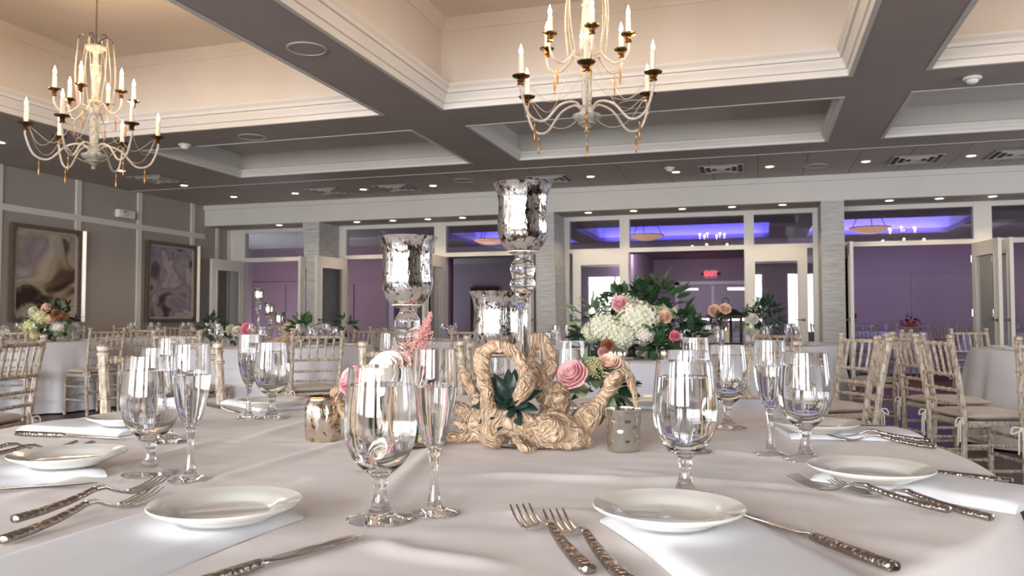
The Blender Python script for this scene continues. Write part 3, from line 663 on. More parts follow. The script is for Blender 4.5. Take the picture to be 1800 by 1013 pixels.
# ---------------------------------------------------------------- chiavari chair
def post_r(n,r0):   # bamboo nodes along a turned post
    return [r0*(1.0+.32*max(0,1-abs(((i/n*7.0)%1)-.5)*9)) for i in range(n+1)]
def bamboo(b,p0,p1,r,nodes=7,seg=8,pairs=True):
    p0=Vector(p0);p1=Vector(p1); pts=[p0];rr=[r]
    for k in range(nodes):
        t=(k+.6)/nodes
        for dt,s in ((-.022,1),(-.018,1.30),(-.004,1.30),(.0,.95),(.018,.95),(.022,1.28),(.036,1.28),(.040,1)):
            pts.append(p0.lerp(p1,min(.995,t+dt*(1 if (p1-p0).length>.3 else .8)))); rr.append(r*s)
    pts.append(p1); rr.append(r); b.tube(pts,rr,seg); return b
def chair():
    g=empty('chiavari_chair',(0,0,0),cat='chair'); hw=.185
    sh=.445
    sf=MB().box(-.20,.20,-.175,.20,sh-.04,sh-.008); sf.build('seat_frame','limed_wood',g,bev=.008)
    # cushion: puffy square
    n=10; vs=[];fs=[]
    for s in (1,-1):
        for i in range(n+1):
            for j in range(n+1):
                u,v=i/n*2-1,j/n*2-1; e=(1-abs(u)**4)*(1-abs(v)**4); rx=.205*(1-.05*abs(v)**6); ry=.19*(1-.05*abs(u)**6)
                vs.append((u*rx,.012+v*ry,sh+.018+s*(.004+.022*e**.5)))
    N1=(n+1)**2
    for s in (0,1):
        for i in range(n):
            for j in range(n):
                a=s*N1+i*(n+1)+j; fs.append((a,a+1,a+n+2,a+n+1))
    rim=[i*(n+1) for i in range(n+1)]+[n*(n+1)+j for j in range(1,n+1)]+[i*(n+1)+n for i in range(n-1,-1,-1)]+[j for j in range(n-1,0,-1)]
    for k in range(len(rim)):
        a,b_=rim[k],rim[(k+1)%len(rim)]; fs.append((a,b_,b_+N1,a+N1))
    MB().add(vs,fs).build('seat_cushion','cushion',g,ang=70)
    for s in (-1,1):
        b=MB(); P=[(s*.175,-.20,.0),(s*.182,-.185,.30),(s*.186,-.185,.46),(s*.190,-.215,.68),(s*.192,-.255,.885)]
        for i in range(4): bamboo(b,P[i],P[i+1],.0165,2 if i!=1 else 1)
        b.lathe([(.015,0),(.020,.006),(.020,.012),(.013,.016),(.021,.022),(.021,.034),(.012,.040)],10,(s*.192,-.256,.878)); b.build('rear_post','limed_wood',g)
        b=MB(); bamboo(b,(s*.185,.18,0),(s*.185,.175,.43),.0155,4); b.build('front_leg','limed_wood',g)
    def back(z): # y of the back plane at height z
        return -.185 if z<.46 else (-.185-.03*(z-.46)/.22 if z<.68 else -.215-.04*(z-.68)/.205)
    b=MB(); bamboo(b,(-.19,back(.865),.865),(.19,back(.865),.865),.0115,5); b.build('top_rail','limed_wood',g)
    for z in (.69,.605,.53):
        b=MB(); bamboo(b,(-.187,back(z),z),(.187,back(z),z),.0095,5); b.build('back_rail','limed_wood',g)
    for k in range(5):
        x=-.125+k*.0625; b=MB(); bamboo(b,(x,back(.69),.69),(x*1.03,back(.865),.865),.0085,3,6); b.build('spindle','limed_wood',g)
    b=MB()
    for z in (.16,.30):
        for s in (-1,1): bamboo(b,(s*.18,-.19,z),(s*.185,.178,z),.0095,4,6)
    for z in (.20,.33): bamboo(b,(-.185,.178,z),(.185,.178,z),.0095,4,6)
    bamboo(b,(-.178,-.19,.25),(.178,-.19,.25),.0095,4,6); b.build('stretchers','limed_wood',g)
    for s in (-1,1):
        b=MB(); c=Vector((s*.195,-.195,.455))
        for k,(dx,dz) in enumerate(((.04,-.03),(-.03,-.05),(.01,-.13),(-.012,-.15))):
            b.tube(spline([c,c+Vector((s*dx*.8,-.02,dz*.3+.012)),c+Vector((s*dx,-.025,dz))]+([c+Vector((0,-.01,-.01))] if k<2 else []),4),.0045,5)
        b.build('cushion_tie','petal_white',g)
    return g
CHR=Proto(chair()); CPOS=[]
def put_chair(px,d,tgt,label,group='limed chiavari chairs around the banquet tables'):
    b=T(px,d)
    t=TC if tgt=='main' else (TABLES[tgt][0] if isinstance(tgt,str) else T(*tgt))
    t=Vector((t.x,t.y,0)); v=(t-b).normalized()
    if isinstance(tgt,str):
        rr_=(TR if tgt=='main' else .93)+.55
        if (t-b).length<rr_: b=t-v*rr_
    s=b+v*.215
    CHR.put((s.x,s.y,0),math.atan2(v.y,v.x)-PI/2,'limed wood chair '+label,group)
for a in [(295,2.75,'main','behind the pair of champagne flutes at the left of the foreground table'),
 (727,3.0,'main','at the far side of the foreground table behind the white rose'),
 (1312,3.25,'main','behind the goblets at the right rear of the foreground table'),
 (28,4.3,(-300,4.3),'cut off at the left edge, seen from its side'),
 (1508,5.1,(1200,4.7),'just in front of the grey shiplap pillar, its back angled'),
 (1536,4.05,(1290,4.25),'seen edge-on right of the grey shiplap pillar'),
 (1650,4.65,(2200,4.65),'closest of the pair facing the table at the right edge'),
 (1604,5.40,(2200,5.5),'partly hidden behind the closer chair left of the right-edge table'),
 (1722,7.75,'right','behind the table at the right edge, facing the camera side'),
 (1872,3.9,(1960,6.0),'cut off at the right edge of the picture'),
 (795,5.0,'hydrangea','at the left of the hydrangea table behind the tall holder'),
 (880,4.15,'hydrangea','at the near left of the hydrangea table, hidden behind driftwood'),
 (1142,6.95,'hydrangea','behind the big hydrangea arrangement'),
 (1362,6.35,'hydrangea','at the far right of the hydrangea table, under the eucalyptus'),
 (557,6.2,'holders','at the front of the table with three far silver holders'),
 (331,6.15,'holders','at the near left of the table with three far silver holders'),
 (412,9.3,'holders','at the far side of the triple-holder table, by the open door'),
 (620,8.6,'holders','at the far right of the table with three silver holders'),
 (711,8.2,'middle','in front of the violet panelled wall behind the middle silver holder'),
 (826,8.25,'middle','at the near right of the table behind the short holder'),
 (900,9.6,'middle','at the right of the table behind the short holder'),
 (705,10.6,'middle','at the far left of the table behind the middle holder'),
 (20,8.25,'lefturn','at the near left of the yellow-green flower table'),
 (160,8.6,'lefturn','side on at the right of the yellow-green flower table'),
 (-20,10.8,'lefturn','at the far left of the yellow-green flower table'),
 (120,10.9,'lefturn','behind the yellow-green flower table by the left wall'),
 (262,9.7,'row','first in the row near the left wall'),
 (345,10.1,'row','second in the row near the left wall'),
 (412,11.0,'row','last in the row near the left wall, under the slate painting'),
 (225,12.4,'row','behind the row by the left wall between the two paintings'),
 (300,12.7,'row','behind the row by the left wall below the slate painting'),
 (1225,6.6,'lantern','at the near left of the dark lantern table'),
 (1420,7.6,'lantern','at the right of the lantern table, before the glass door'),
 (1225,9.3,'lantern','behind the lantern table, left side'),
 (1522,13.95,'farA','front left of the violet room table'),
 (1592,13.95,'farA','front right of the violet room table'),
 (1520,16.8,'farA','behind the violet room table on the left'),
 (1600,16.9,'farA','behind the violet room table on the right'),
 (1650,13.6,'farB','front left of the violet room table by the open doors'),
 (1730,13.3,'farB','front right of the violet room table by the open doors'),
 (1700,16.2,'farB','behind the violet room table by the open doors'),
 (1225,15.2,'farC','front of the table inside the middle doorway'),
 (1300,15.2,'farC','front right of the table inside the middle doorway')]:
    put_chair(*a)
# ---------------------------------------------------------------- glassware
def closed(outer,inner): return outer+inner[::-1]
GH=.176
def goblet(water=True):
    g=empty('water_goblet',(0,0,0),cat='goblet')
    k=GH/.176
    out=[(0,.0),(.030,.0),(.0375,.0012),(.0385,.0025),(.036,.004),(.024,.006),(.016,.009),(.0115,.014),(.0100,.020),(.0078,.026),(.0074,.034),(.0076,.040),(.0092,.0435),(.0078,.047),(.0098,.0505),
         (.017,.056),(.026,.064),(.0335,.074),(.0385,.086),(.0408,.098),(.0415,.110),(.0408,.128),(.0390,.150),(.0368,.170),(.0361,.1755)]
    inn=[(0,.0575),(.010,.058),(.018,.0615),(.0262,.069),(.0325,.079),(.0370,.090),(.0391,.101),(.0397,.111),(.0391,.128),(.0374,.150),(.0353,.170),(.0350,.1755)]
    prof=closed(out,inn); MB().lathe([(r,z) for r,z in prof],48).build('glass_body','glass',g,ang=60)
    if water:
        w=[(0,.0577),(.0102,.0582),(.0182,.0617),(.0264,.0692),(.0327,.0792),(.0372,.0902),(.0393,.1012),(.0399,.111),(.0393,.128),(.0376,.150),(.0371,.1545),(0,.1540)]
        MB().lathe(w,48).build('water','water',g,ang=50)
    return g
def flute(water=True):
    g=empty('champagne_flute',(0,0,0),cat='champagne flute')
    out=[(0,0),(.026,0),(.0305,.001),(.0315,.0022),(.029,.0038),(.016,.0065),(.010,.010),(.0078,.016),(.0055,.030),(.0043,.045),(.0046,.058),(.0060,.068),(.0074,.074),(.0068,.079),
         (.012,.086),(.0175,.098),(.0218,.113),(.0250,.130),(.0268,.148),(.0272,.162),(.0268,.180),(.0260,.2005),(.0257,.203)]
    inn=[(0,.0845),(.007,.0865),(.0125,.094),(.0180,.105),(.0218,.119),(.0243,.135),(.0256,.150),(.0259,.163),(.0256,.180),(.0249,.2005),(.0248,.203)]
    MB().lathe(closed(out,inn),40,flute=0).build('glass_body','glass',g,ang=60)
    if water:
        w=[(0,.0847),(.0072,.0867),(.0127,.0942),(.0182,.1052),(.0220,.1192),(.0245,.1352),(.0257,.149),(.0258,.157),(0,.1565)]
        MB().lathe(w,40).build('sparkling_wine','water',g,ang=50)
    return g
GB=Proto(goblet()); FT=Proto(flute())
gob=[((668,916),'at the front of the foreground table, left of the nearest flute'),((1205,873),'standing behind the front right plate'),((263,836),'left of the centrepiece beside a flute, above the front left plate'),
 ((1416,810),'beside the tall flute above the right-hand plate'),((1280,754),'third from the right, behind the large right goblet'),((478,736),'in front of the far left plate, right of its flute'),
 ((281,773),'behind the left goblet, partly hidden'),((1003,720),'behind the pink rose and driftwood'),((1212,795),'directly behind the large right goblet')]
for i,((px,py),lb) in enumerate(gob):
    p=G(px,py); GB.put((p.x,p.y,TZ+.0008),i*.7,'full water goblet '+lb,'water goblets on the foreground table',scale=1.045)
flu=[((763,905),'nearest the camera, right of the large front goblet'),((334,846),'right of the left goblet'),((437,736),'left of the goblet at the far left plate'),
 ((1355,802),'left of the right-hand goblet'),((299,779),'behind the left flute, partly hidden'),((966,715),'behind the driftwood and short candle holder'),((685,720),'behind the pink astilbe'),((1224,770),'rising behind the large right goblet')]
for i,((px,py),lb) in enumerate(flu):
    p=G(px,py); FT.put((p.x,p.y,TZ+.0008),i*.9,'slim champagne flute '+lb,'champagne flutes on the foreground table')
# ---------------------------------------------------------------- plates and napkins
def plate():
    prof=closed([(0,.0015),(.045,.0015),(.048,0),(.052,.0),(.056,.003),(.070,.009),(.083,.0145),(.0845,.0165)],
                [(0,.0055),(.046,.0055),(.052,.0075),(.0575,.0115),(.070,.0145),(.0835,.0180)])
    return MB().lathe(prof,72).build('side_plate','ceramic',ang=60)
PL=Proto(plate())
def napkin(corner,d,w,L_=.30,W_=.165,label=''):
    """folded napkin: strip with soft layered edges, laid from corner along d"""
    c=Vector(corner); d=Vector((*d,0)).normalized(); w=Vector((*w,0)); w=(w-d*w.dot(d)).normalized()
    nu,nv=24,14; vs=[];fs=[]; mid=c.to_3d()+d*(L_/2)+w*(W_/2); mid.z=0
    for s in (0,1):
        for i in range(nu+1):
            for j in range(nv+1):
                u,v=i/nu,j/nv; e=min(1,min(u,1-u)*18)*.5+.5; e2=min(1,min(v,1-v)*12); h=.0115*math.sqrt(max(.06,e*e2+0*u))
                puff=.0035*math.sin(PI*v)*(u**2)
                z=.0012 if s==0 else .0012+h+puff
                p=c.to_3d()+d*(u*L_)+w*(v*W_+.004*math.sin(u*5)); vs.append((p.x-mid.x,p.y-mid.y,z))
    N1=(nu+1)*(nv+1)
    for s in (0,1):
        for i in range(nu):
            for j in range(nv):
                a=s*N1+i*(nv+1)+j; fs.append((a,a+1,a+nv+2,a+nv+1))
    rim=[i*(nv+1) for i in range(nu+1)]+[nu*(nv+1)+j for j in range(1,nv+1)]+[i*(nv+1)+nv for i in range(nu-1,-1,-1)]+[j for j in range(nv-1,0,-1)]
    for k in range(len(rim)):
        a,b_=rim[k],rim[(k+1)%len(rim)]; fs.append((a,b_,b_+N1,a+N1))
    o=MB().add(vs,fs).build('folded_napkin','napkin_white',ang=60,loc=(mid.x,mid.y,TZ)); tag(o,label,'napkin','folded napkins on the foreground table'); return o
setts=[('front left',(397,905),(-.526,.852),(-.05,-1),(-1,0),.34,.18),('front centre-right',(1175,911),(-.183,.942),(.102,-.176),(1,.3),.34,.165),
 ('right',(1530,838),(.070,1.276),(.234,-.145),(.53,.85),.27,.155),('left edge',(120,812),(-.952,.99),(-.071,-.117),(-1,.5),.33,.165),
 ('left rear',(228,743),(-1.255,1.332),(-1,.02),(0,1),.27,.15),('far left',(478,712),(-1.243,1.796),(-.249,.162),(.5,.85),.27,.14),
 ('right rear',(1433,755),(.057,1.701),(.265,.051),(-.19,.98),.255,.15),('far side',(1128,709),(-.335,2.19),(.12,.265),(.9,-.4),.24,.14)]
for nm,(px,py),c_,d_,w_,L_,W_ in setts:
    napkin(c_,d_,w_,L_,W_,'white folded napkin lying under the %s side plate of the foreground table'%nm)
    p=G(px,py,.779); PL.put((p.x,p.y,TZ+.0165),0,'round white rimmed side plate at the %s place of the foreground table'%nm,'side plates on the foreground table','plate')
# ---------------------------------------------------------------- cutlery
def loft(b,secs,ncap=True):
    """secs: (x, halfwidth, z, halfthick) along +x, rounded-rectangle sections"""
    vs=[];fs=[]; K=10
    for (x,hw,z,ht) in secs:
        for k in range(K):
            a=2*PI*k/K; cx=math.copysign(abs(math.cos(a))**.6,math.cos(a)); sz=math.copysign(abs(math.sin(a))**.7,math.sin(a)); vs.append((x,hw*cx,z+ht*sz))
    n=len(secs)
    for i in range(n-1):
        for k in range(K):
            fs.append((i*K+k,i*K+(k+1)%K,(i+1)*K+(k+1)%K,(i+1)*K+k))
    fs.append(tuple(range(K-1,-1,-1))); fs.append(tuple((n-1)*K+k for k in range(K))); return b.add(vs,fs)
def fork():
    g=empty('dinner_fork',(0,0,0),cat='fork')
    loft(MB(),[(-.0006,.0064,.0048,.0034),(.0,.0072,.0048,.0040),(.03,.0067,.006,.0037),(.06,.0056,.009,.0034),(.085,.0045,.0135,.0031),(.10,.0038,.017,.0030)]).build('handle','hammered',g,ang=60)
    b=loft(MB(),[(.099,.0040,.0168,.0032),(.112,.0036,.0165,.0026),(.124,.0048,.011,.0020),(.132,.0085,.0068,.0016),(.142,.0118,.0040,.0014),(.153,.0125,.0030,.0013),(.158,.0124,.0032,.0012)])
    for k in range(4):
        y=-.0105+k*.0070; q=MB(); loft(q,[(0,.0021,0,.0012),(.016,.0020,.0012,.0012),(.034,.0016,.0052,.0010),(.048,.0009,.0105,.0007)]); q.xf(Matrix.Translation((.156,y,.0032))); b.add(q.v,q.f)
    b.build('fork_head','steel',g,ang=60); return g
def knife():
    g=empty('dinner_knife',(0,0,0),cat='knife')
    loft(MB(),[(-.0006,.0068,.0052,.0040),(.0,.0076,.0052,.0046),(.05,.0076,.0054,.0045),(.09,.0070,.0058,.0042),(.104,.0064,.0062,.0038)]).build('handle','hammered',g,ang=60)
    b=loft(MB(),[(.103,.0062,.0062,.0036),(.109,.0054,.0062,.0032),(.114,.0066,.006,.0028),(.120,.0080,.0058,.0016),(.150,.0092,.0052,.0012),(.190,.0098,.0046,.0010),(.212,.0088,.0042,.0009),(.226,.0060,.0038,.0008),(.233,.0018,.0036,.0006)])
    b.build('blade','steel',g,ang=60); return g
FK=Proto(fork()); KN=Proto(knife())
def lay(P,a,b,label,group,z=0,roll=0,sc=1,pin='b'):
    a=Vector(a);b=Vector(b); v=(b-a).normalized(); L_=.205 if P is FK else .233
    o_=b-v*L_*sc if pin=='b' else a
    o=P.put((o_.x,o_.y,TZ+.0012+z),math.atan2(v.y,v.x),label,group,scale=sc); o.rotation_euler[0]=roll; return o
FG='forks laid on the foreground table'; KG='knives laid on the foreground table'
lay(FK,(-.805,.700),(-.790,.925),'steel fork with hammered handle, resting on the other fork left of the front left plate',FG,z=.009,sc=1.08)
lay(FK,(-.770,.660),(-.775,.893),'steel fork with hammered handle, underneath at the left of the front left plate',FG,sc=1.14)
lay(KN,(-.469,.633),(-.418,.797),'steel knife with dark hammered handle at the bottom edge, right of the front left plate',KG,sc=1.05)
lay(FK,(-.151,.737),(-.281,.938),'steel fork, left one of the two beside the front centre-right plate',FG,sc=1.13)
lay(FK,(-.111,.716),(-.236,.925),'steel fork, right one of the two beside the front centre-right plate',FG,sc=1.13)
lay(KN,(.119,.838),(-.026,1.027),'steel knife right of the front centre-right plate, blade catching blue light',KG,pin='a',sc=1.05)
lay(FK,(.207,1.085),(.040,1.207),'steel fork crossing the other below the right-hand plate, tines further left',FG,z=.006,sc=1.05)
lay(FK,(.259,1.081),(.085,1.228),'steel fork under the crossing one below the right-hand plate',FG,pin='a',sc=1.05)
lay(KN,(.347,1.33),(.150,1.412),'steel knife poking out from behind the right-hand plate',KG,pin='a',sc=.98)
lay(FK,(.272,1.664),(.119,1.731),'steel fork in the pair in front of the right rear plate, lower one',FG,sc=1.0)
lay(FK,(.309,1.697),(.135,1.745),'steel fork in the pair in front of the right rear plate, upper one',FG,z=.004,sc=1.0,pin='a')
lay(FK,(-1.300,1.07),(-1.212,1.19),'steel fork behind the left edge plate, left one',FG,sc=1.05)
lay(FK,(-1.262,1.04),(-1.180,1.196),'steel fork behind the left edge plate, right one',FG,sc=1.05)
lay(KN,(-1.05,.80),(-.917,.936),'steel knife in front of the left edge plate',KG,sc=1.05)
lay(KN,(-1.50,1.280),(-1.205,1.284),'long steel knife in front of the left rear napkin',KG,sc=1.1)
lay(KN,(-1.452,1.868),(-1.26,1.74),'steel knife beside the napkin of the far left place',KG,sc=1.0)
lay(KN,(.262,1.905),(.05,1.90),'thin steel knife behind the right rear plate',KG,sc=1.0)
# ---------------------------------------------------------------- driftwood centrepiece
def knotted(b,P,n=6,seg=14,rj=.12):
    """P: list of (px,py,d,r_px) along a branch"""
    pts=[CP(x,y,d) for x,y,d,r in P]; rr=[r*d/FPX for x,y,d,r in P]
    Q=spline(pts,n); R=lerpr(rr,n); R=[r*(1+rj*noise.noise(q*38)) for r,q in zip(R,Q)]
    b.tube(Q,R,seg)
    b.ball(Q[0],R[0]*.98,12,8); b.ball(Q[-1],R[-1]*.98,12,8)
dw=MB()
D=1.50
knotted(dw,[(862,768,D,20),(880,742,D,27),(915,748,D,25),(945,757,D,31),(975,757,D,37),(1005,766,D,27),(1026,776,D,17)])
knotted(dw,[(866,772,D-.01,20),(864,735,D-.01,17),(856,700,D,13),(851,668,D,13),(846,640,D,15),(852,618,D,14),(873,609,D,11),(895,613,D-.005,11),(912,630,D-.01,12),(922,655,D-.02,12),(925,676,D-.02,16),(912,700,D-.02,12),(908,709,D-.02,6)])
knotted(dw,[(932,628,D+.08,9),(938,602,D+.10,11),(952,598,D+.10,14),(962,618,D+.09,12),(966,650,D+.08,15),(950,664,D+.07,19),(938,676,D+.05,20)])
knotted(dw,[(938,646,D+.07,14),(935,668,D+.06,16),(958,688,D+.06,22),(976,700,D+.05,26),(972,728,D+.04,24),(960,748,D,22)])
knotted(dw,[(1010,765,D+.02,22),(1030,738,D+.03,24),(1046,716,D+.04,18),(1066,694,D+.04,12),(1082,668,D+.03,15),(1100,657,D+.02,11),(1110,672,D+.02,8),(1114,692,D+.01,6),(1118,714,D,4)])
knotted(dw,[(850,735,D+.06,14),(838,705,D+.07,10),(826,680,D+.08,9),(816,657,D+.09,10),(812,648,D+.09,8)])
knotted(dw,[(858,758,D+.05,15),(830,735,D+.09,14),(800,715,D+.12,12),(770,702,D+.14,10),(745,690,D+.15,8)])
knotted(dw,[(862,776,D+.03,9),(838,762,D+.05,8),(812,748,D+.07,7),(795,742,D+.08,5)])
knotted(dw,[(845,765,D+.06,10),(800,768,D+.04,10),(760,772,D+.02,9),(725,770,D+.03,9),(690,764,D+.05,10),(650,752,D+.07,9),(615,736,D+.08,8),(598,712,D+.08,9),(590,692,D+.08,12),(601,683,D+.08,9)])
knotted(dw,[(905,772,D-.03,8),(925,790,D-.05,9),(940,795,D-.05,5)])
knotted(dw,[(985,770,D-.01,14),(1000,785,D-.03,9)])
for (x,y,d,r,s) in [(970,756,D-.045,24,.8),(850,660,D-.03,12,1),(982,698,D-.0,14,1),(924,676,D-.03,14,1),(1010,772,D-.01,24,1),(1082,664,D+.01,14,1),(938,668,D+.03,10,1)]:
    dw.ball(CP(x,y,d),r*d/FPX,14,10)
raw=dw.build('driftwood','driftwood'); md=raw.modifiers.new('r','REMESH'); md.mode='VOXEL'; md.voxel_size=.0032; md.use_smooth_shade=True
dg=bpy.context.evaluated_depsgraph_get(); me=bpy.data.meshes.new_from_object(raw.evaluated_get(dg)); bpy.data.objects.remove(raw)
bm=bmesh.new(); bm.from_mesh(me)
bmesh.ops.smooth_vert(bm,verts=bm.verts,factor=.5,use_axis_x=True,use_axis_y=True,use_axis_z=True); bm.normal_update()
ring=CP(972,757,D-.06)
for v in bm.verts:
    p=v.co; w_=Vector((noise.noise(p*16),noise.noise(p*16+Vector((5,1,2))),noise.noise(p*16+Vector((9,9,1)))))*.05
    q=p+w_; h=.0042*noise.noise(q*34)+.0011*math.sin((q.x*.3+q.z*.5+noise.noise(p*10)*.06)*950)*(.5+.5*noise.noise(p*20))+.0014*noise.noise(q*130)
    dd=(p-ring).length
    if dd<.045: h+=-.0035*math.cos(dd*520)*(1-dd/.045)
    v.co=p+v.normal*h
zmin=min(v.co.z for v in bm.verts)
for v in bm.verts:
    if v.co.z<TZ+.0035: v.co.z=TZ+.0035
bm.to_mesh(me); bm.free(); me.materials.clear(); me.materials.append(M['driftwood']); me.shade_smooth()
dwo=bpy.data.objects.new('driftwood',me); C.objects.link(dwo); tag(dwo,'gnarled pale driftwood piece in the middle of the foreground table','driftwood')
# ---------------------------------------------------------------- mercury glass holders
def holder(name_px,py_top,d,H,label,group):
    """stemmed hurricane candle holder, H = height of the rim above the table"""
    p=T(name_px,d); g=empty('candle_holder',(p.x,p.y,TZ+.001),random.random()*3,label,'candle holder',group)
    cup=[(.010,-.137),(.020,-.136),(.030,-.130),(.040,-.118),(.0465,-.102),(.0485,-.085),(.0475,-.065),(.0465,-.045),(.0470,-.030),(.0500,-.016),(.0545,-.005),(.0575,0)]
    inn=[(r-.0018,z+.001) for r,z in cup[1:]]; inn[0]=(.012,-.1325); inn=[(0.0,-.1325)]+inn[1:-1]+[(.0560,0)]
    fz=lambda z: max(0,min(1,(-.004-z)/.02)) if z>-.118 else max(0,(z+.135)/.02)
    prof=closed([(0,-.137)]+[(r,z) for r,z in cup],inn)
    c=MB().lathe(prof,72,(0,0,H),flute=.012,nf=12,fz=fz).build('mercury_cup','mercury',g,ang=50)
    MB().lathe([(0,-.1315),(.030,-.1315),(.031,-.112),(.029,-.108),(0,-.110)],24,(0,0,H)).build('candle','wax',g)
    S=H-.137
    st=[(.050,.0),(.052,.002),(.048,.005),(.025,.010),(.010,.018)]
    if S>.22:
        st+=[(.0065,.03),(.0065,.05),(.0115,.075),(.0118,.09),(.0060,.125),(.0062,.14),(.0115,.175),(.0125,.20),(.0095,.235)] if S>.33 else [(.0075,.03),(.0115,.06),(.0115,.08),(.0065,.11),(.0100,.135),(.0125,.15)]
        z0=st[-1][1]; st+=[(.0125,S-.085),(.017,S-.074),(.0235,S-.062),(.0245,S-.052),(.0205,S-.044),(.0235,S-.034),(.0240,S-.022),(.0195,S-.013),(.016,S-.008),(.014,S)] 
    else: st+=[(.009,.03),(.014,.045),(.0235,.060),(.0255,.074),(.0215,.086),(.0245,.100),(.0235,.115),(.016,.128),(.014,S)]
    st=sorted(st,key=lambda q:q[1])
    Q=spline([(r,0,z) for r,z in st],5); MB().lathe([(0,0)]+[(q.x,max(0,q.z)) for q in Q]+[(0,S)],32,flute=.05,nf=6,fz=lambda z:1 if .02<z<S-.09 else 0).build('glass_stem','glass',g,ang=60)
    return g
HG='mercury glass candle holders on the foreground table'
h1=holder(919,310,1.53,.500,'tallest mottled silver glass candle holder with a twisted clear stem',HG)
h2=holder(716,405,1.53,.398,'medium mottled silver glass candle holder left of the driftwood',HG)
h3=holder(873,512,1.66,.298,'shortest mottled silver glass candle holder behind the driftwood arch',HG)
def votive(px,py,kind,label):
    p=G(px,py)
    if kind=='gold':
        g=empty('votive_jar',(p.x,p.y,TZ+.001),.2,label,'votive')
        out=[(0,0),(.028,0),(.0325,.004),(.0350,.012),(.0355,.035),(.0355,.062),(.0345,.072),(.0305,.080),(.0290,.083),(.0300,.0875)]
        inn=[(0,.005),(.028,.006),(.0330,.014),(.0335,.060),(.0285,.080),(.0283,.0875)]
        MB().lathe(closed(out,inn),64,flute=.035,nf=8,fz=lambda z:1 if z<.076 else .1).build('faceted_jar','mercury_gold',g,ang=50)
        MB().lathe([(.0285,.0855),(.0305,.0865),(.0305,.0885),(.0282,.0885)],40,closed=True).build('copper_rim','gold',g)
    else:
        g=empty('votive_cup',(p.x,p.y,TZ+.001),.2,label,'votive')
        K=64; rows=40; vs=[];fs=[]
        for i in range(rows+1):
            z=.002+.073*i/rows
            for k in range(K):
                a=2*PI*k/K; r=.0290+.0045*i/rows; dent=0
                for rr_ in range(3):
                    zc=.024+.018*rr_; na_=7
                    da=((a*na_/(2*PI)+(.5 if rr_%2 else 0))%1-.5)*2*PI/na_*.031; dz=z-zc; q=(da*da+dz*dz)/(.0058**2)
                    if q<1.6: dent+=.0016*math.exp(-q*1.4)
                vs.append(((r-dent)*math.cos(a),(r-dent)*math.sin(a),z))
        for i in range(rows):
            for k in range(K): fs.append((i*K+k,i*K+(k+1)%K,(i+1)*K+(k+1)%K,(i+1)*K+k))
        n0=len(vs)
        inn=[(.0322,.075),(.0300,.04),(.0275,.012),(.0,.010)]
        for r,z in inn:
            for k in range(K): a=2*PI*k/K; vs.append((max(r,1e-5)*math.cos(a),max(r,1e-5)*math.sin(a),z))
        idx=[rows*K]+[n0+i*K for i in range(4)]
        for i in range(4):
            for k in range(K): fs.append((idx[i]+k,idx[i]+(k+1)%K,idx[i+1]+(k+1)%K,idx[i+1]+k))
        fs.append(tuple(range(K-1,-1,-1)))
        MB().add(vs,fs).build('dimpled_cup','mercury_smoke',g,ang=60)
        MB().lathe([(.0335,.0745),(.0338,.0765),(.0322,.0765),(.0320,.0745)],48,closed=True).build('silver_rim','chrome',g)
        MB().lathe([(0,.011),(.018,.011),(.018,.030),(0,.031)],20).build('tealight','wax',g)
    return g
m,nt,N,L,B=new('mercury_smoke'); B.inputs['Roughness'].default_value=.10; B.inputs['Metallic'].default_value=.75; B.inputs['Base Color'].default_value=(.56,.53,.46,1); B.inputs['Transmission Weight'].default_value=.5
votive(567,776,'gold','faceted gold-silver glass votive jar at the left end of the driftwood')
votive(1096,793,'clear','smoky silver dimpled glass votive cup at the right end of the driftwood')
# ---------------------------------------------------------------- flowers and leaves
def basis(n):
    n=Vector(n).normalized(); a=n.orthogonal().normalized(); return a,n.cross(a),n
def rose(c,r,n,m,parent,seed=0,name='rose',open_=1.0):
    rnd=random.Random(seed); a,b_,nn=basis(n); mb=MB(); c=Vector(c)
    layers=[(3,.28,1.0,.25),(3,.42,1.02,.35),(4,.60,.98,.5),(5,.78,.90,.75),(6,.95,.74,1.0),(6,1.05,.50,1.35)]
    for li,(cnt,rad,hgt,fl) in enumerate(layers):
        for k in range(cnt):
            ph=2*PI*(k+rnd.random()*.3)/cnt+li*.7; wd=PI/cnt*1.45; nu,nv=8,7; vs=[];fs=[]
            for i in range(nu+1):
                for j in range(nv+1):
                    u=i/nu*2-1; v=j/nv; az=ph+u*wd*(.55+.5*math.sin(min(1,v*1.1)*PI*.55)); 
                    rr=r*rad*(math.sin(min(1,v*1.25)*PI/2)**.8)*(1-.13*u*u)+r*.10*fl*open_*max(0,v-.75)*4*(1-.3*u*u)
                    zz=r*(-.75+1.45*hgt*v-.12*u*u*v)-(r*.25*fl*open_*max(0,v-.82)*4)+.02*r*math.sin(5*u+ph*3)*v
                    rr*=1+.02*math.sin(7*u+ph); p=c+(a*math.cos(az)+b_*math.sin(az))*rr+nn*zz*.85; vs.append(p)
            for i in range(nu):
                for j in range(nv):
                    q=i*(nv+1)+j; fs.append((q,q+1,q+nv+2,q+nv+1))
            mb.add(vs,fs)
    o=mb.build(name,m,parent,ang=180); sol=o.modifiers.new('t','SOLIDIFY'); sol.thickness=r*.025; return o
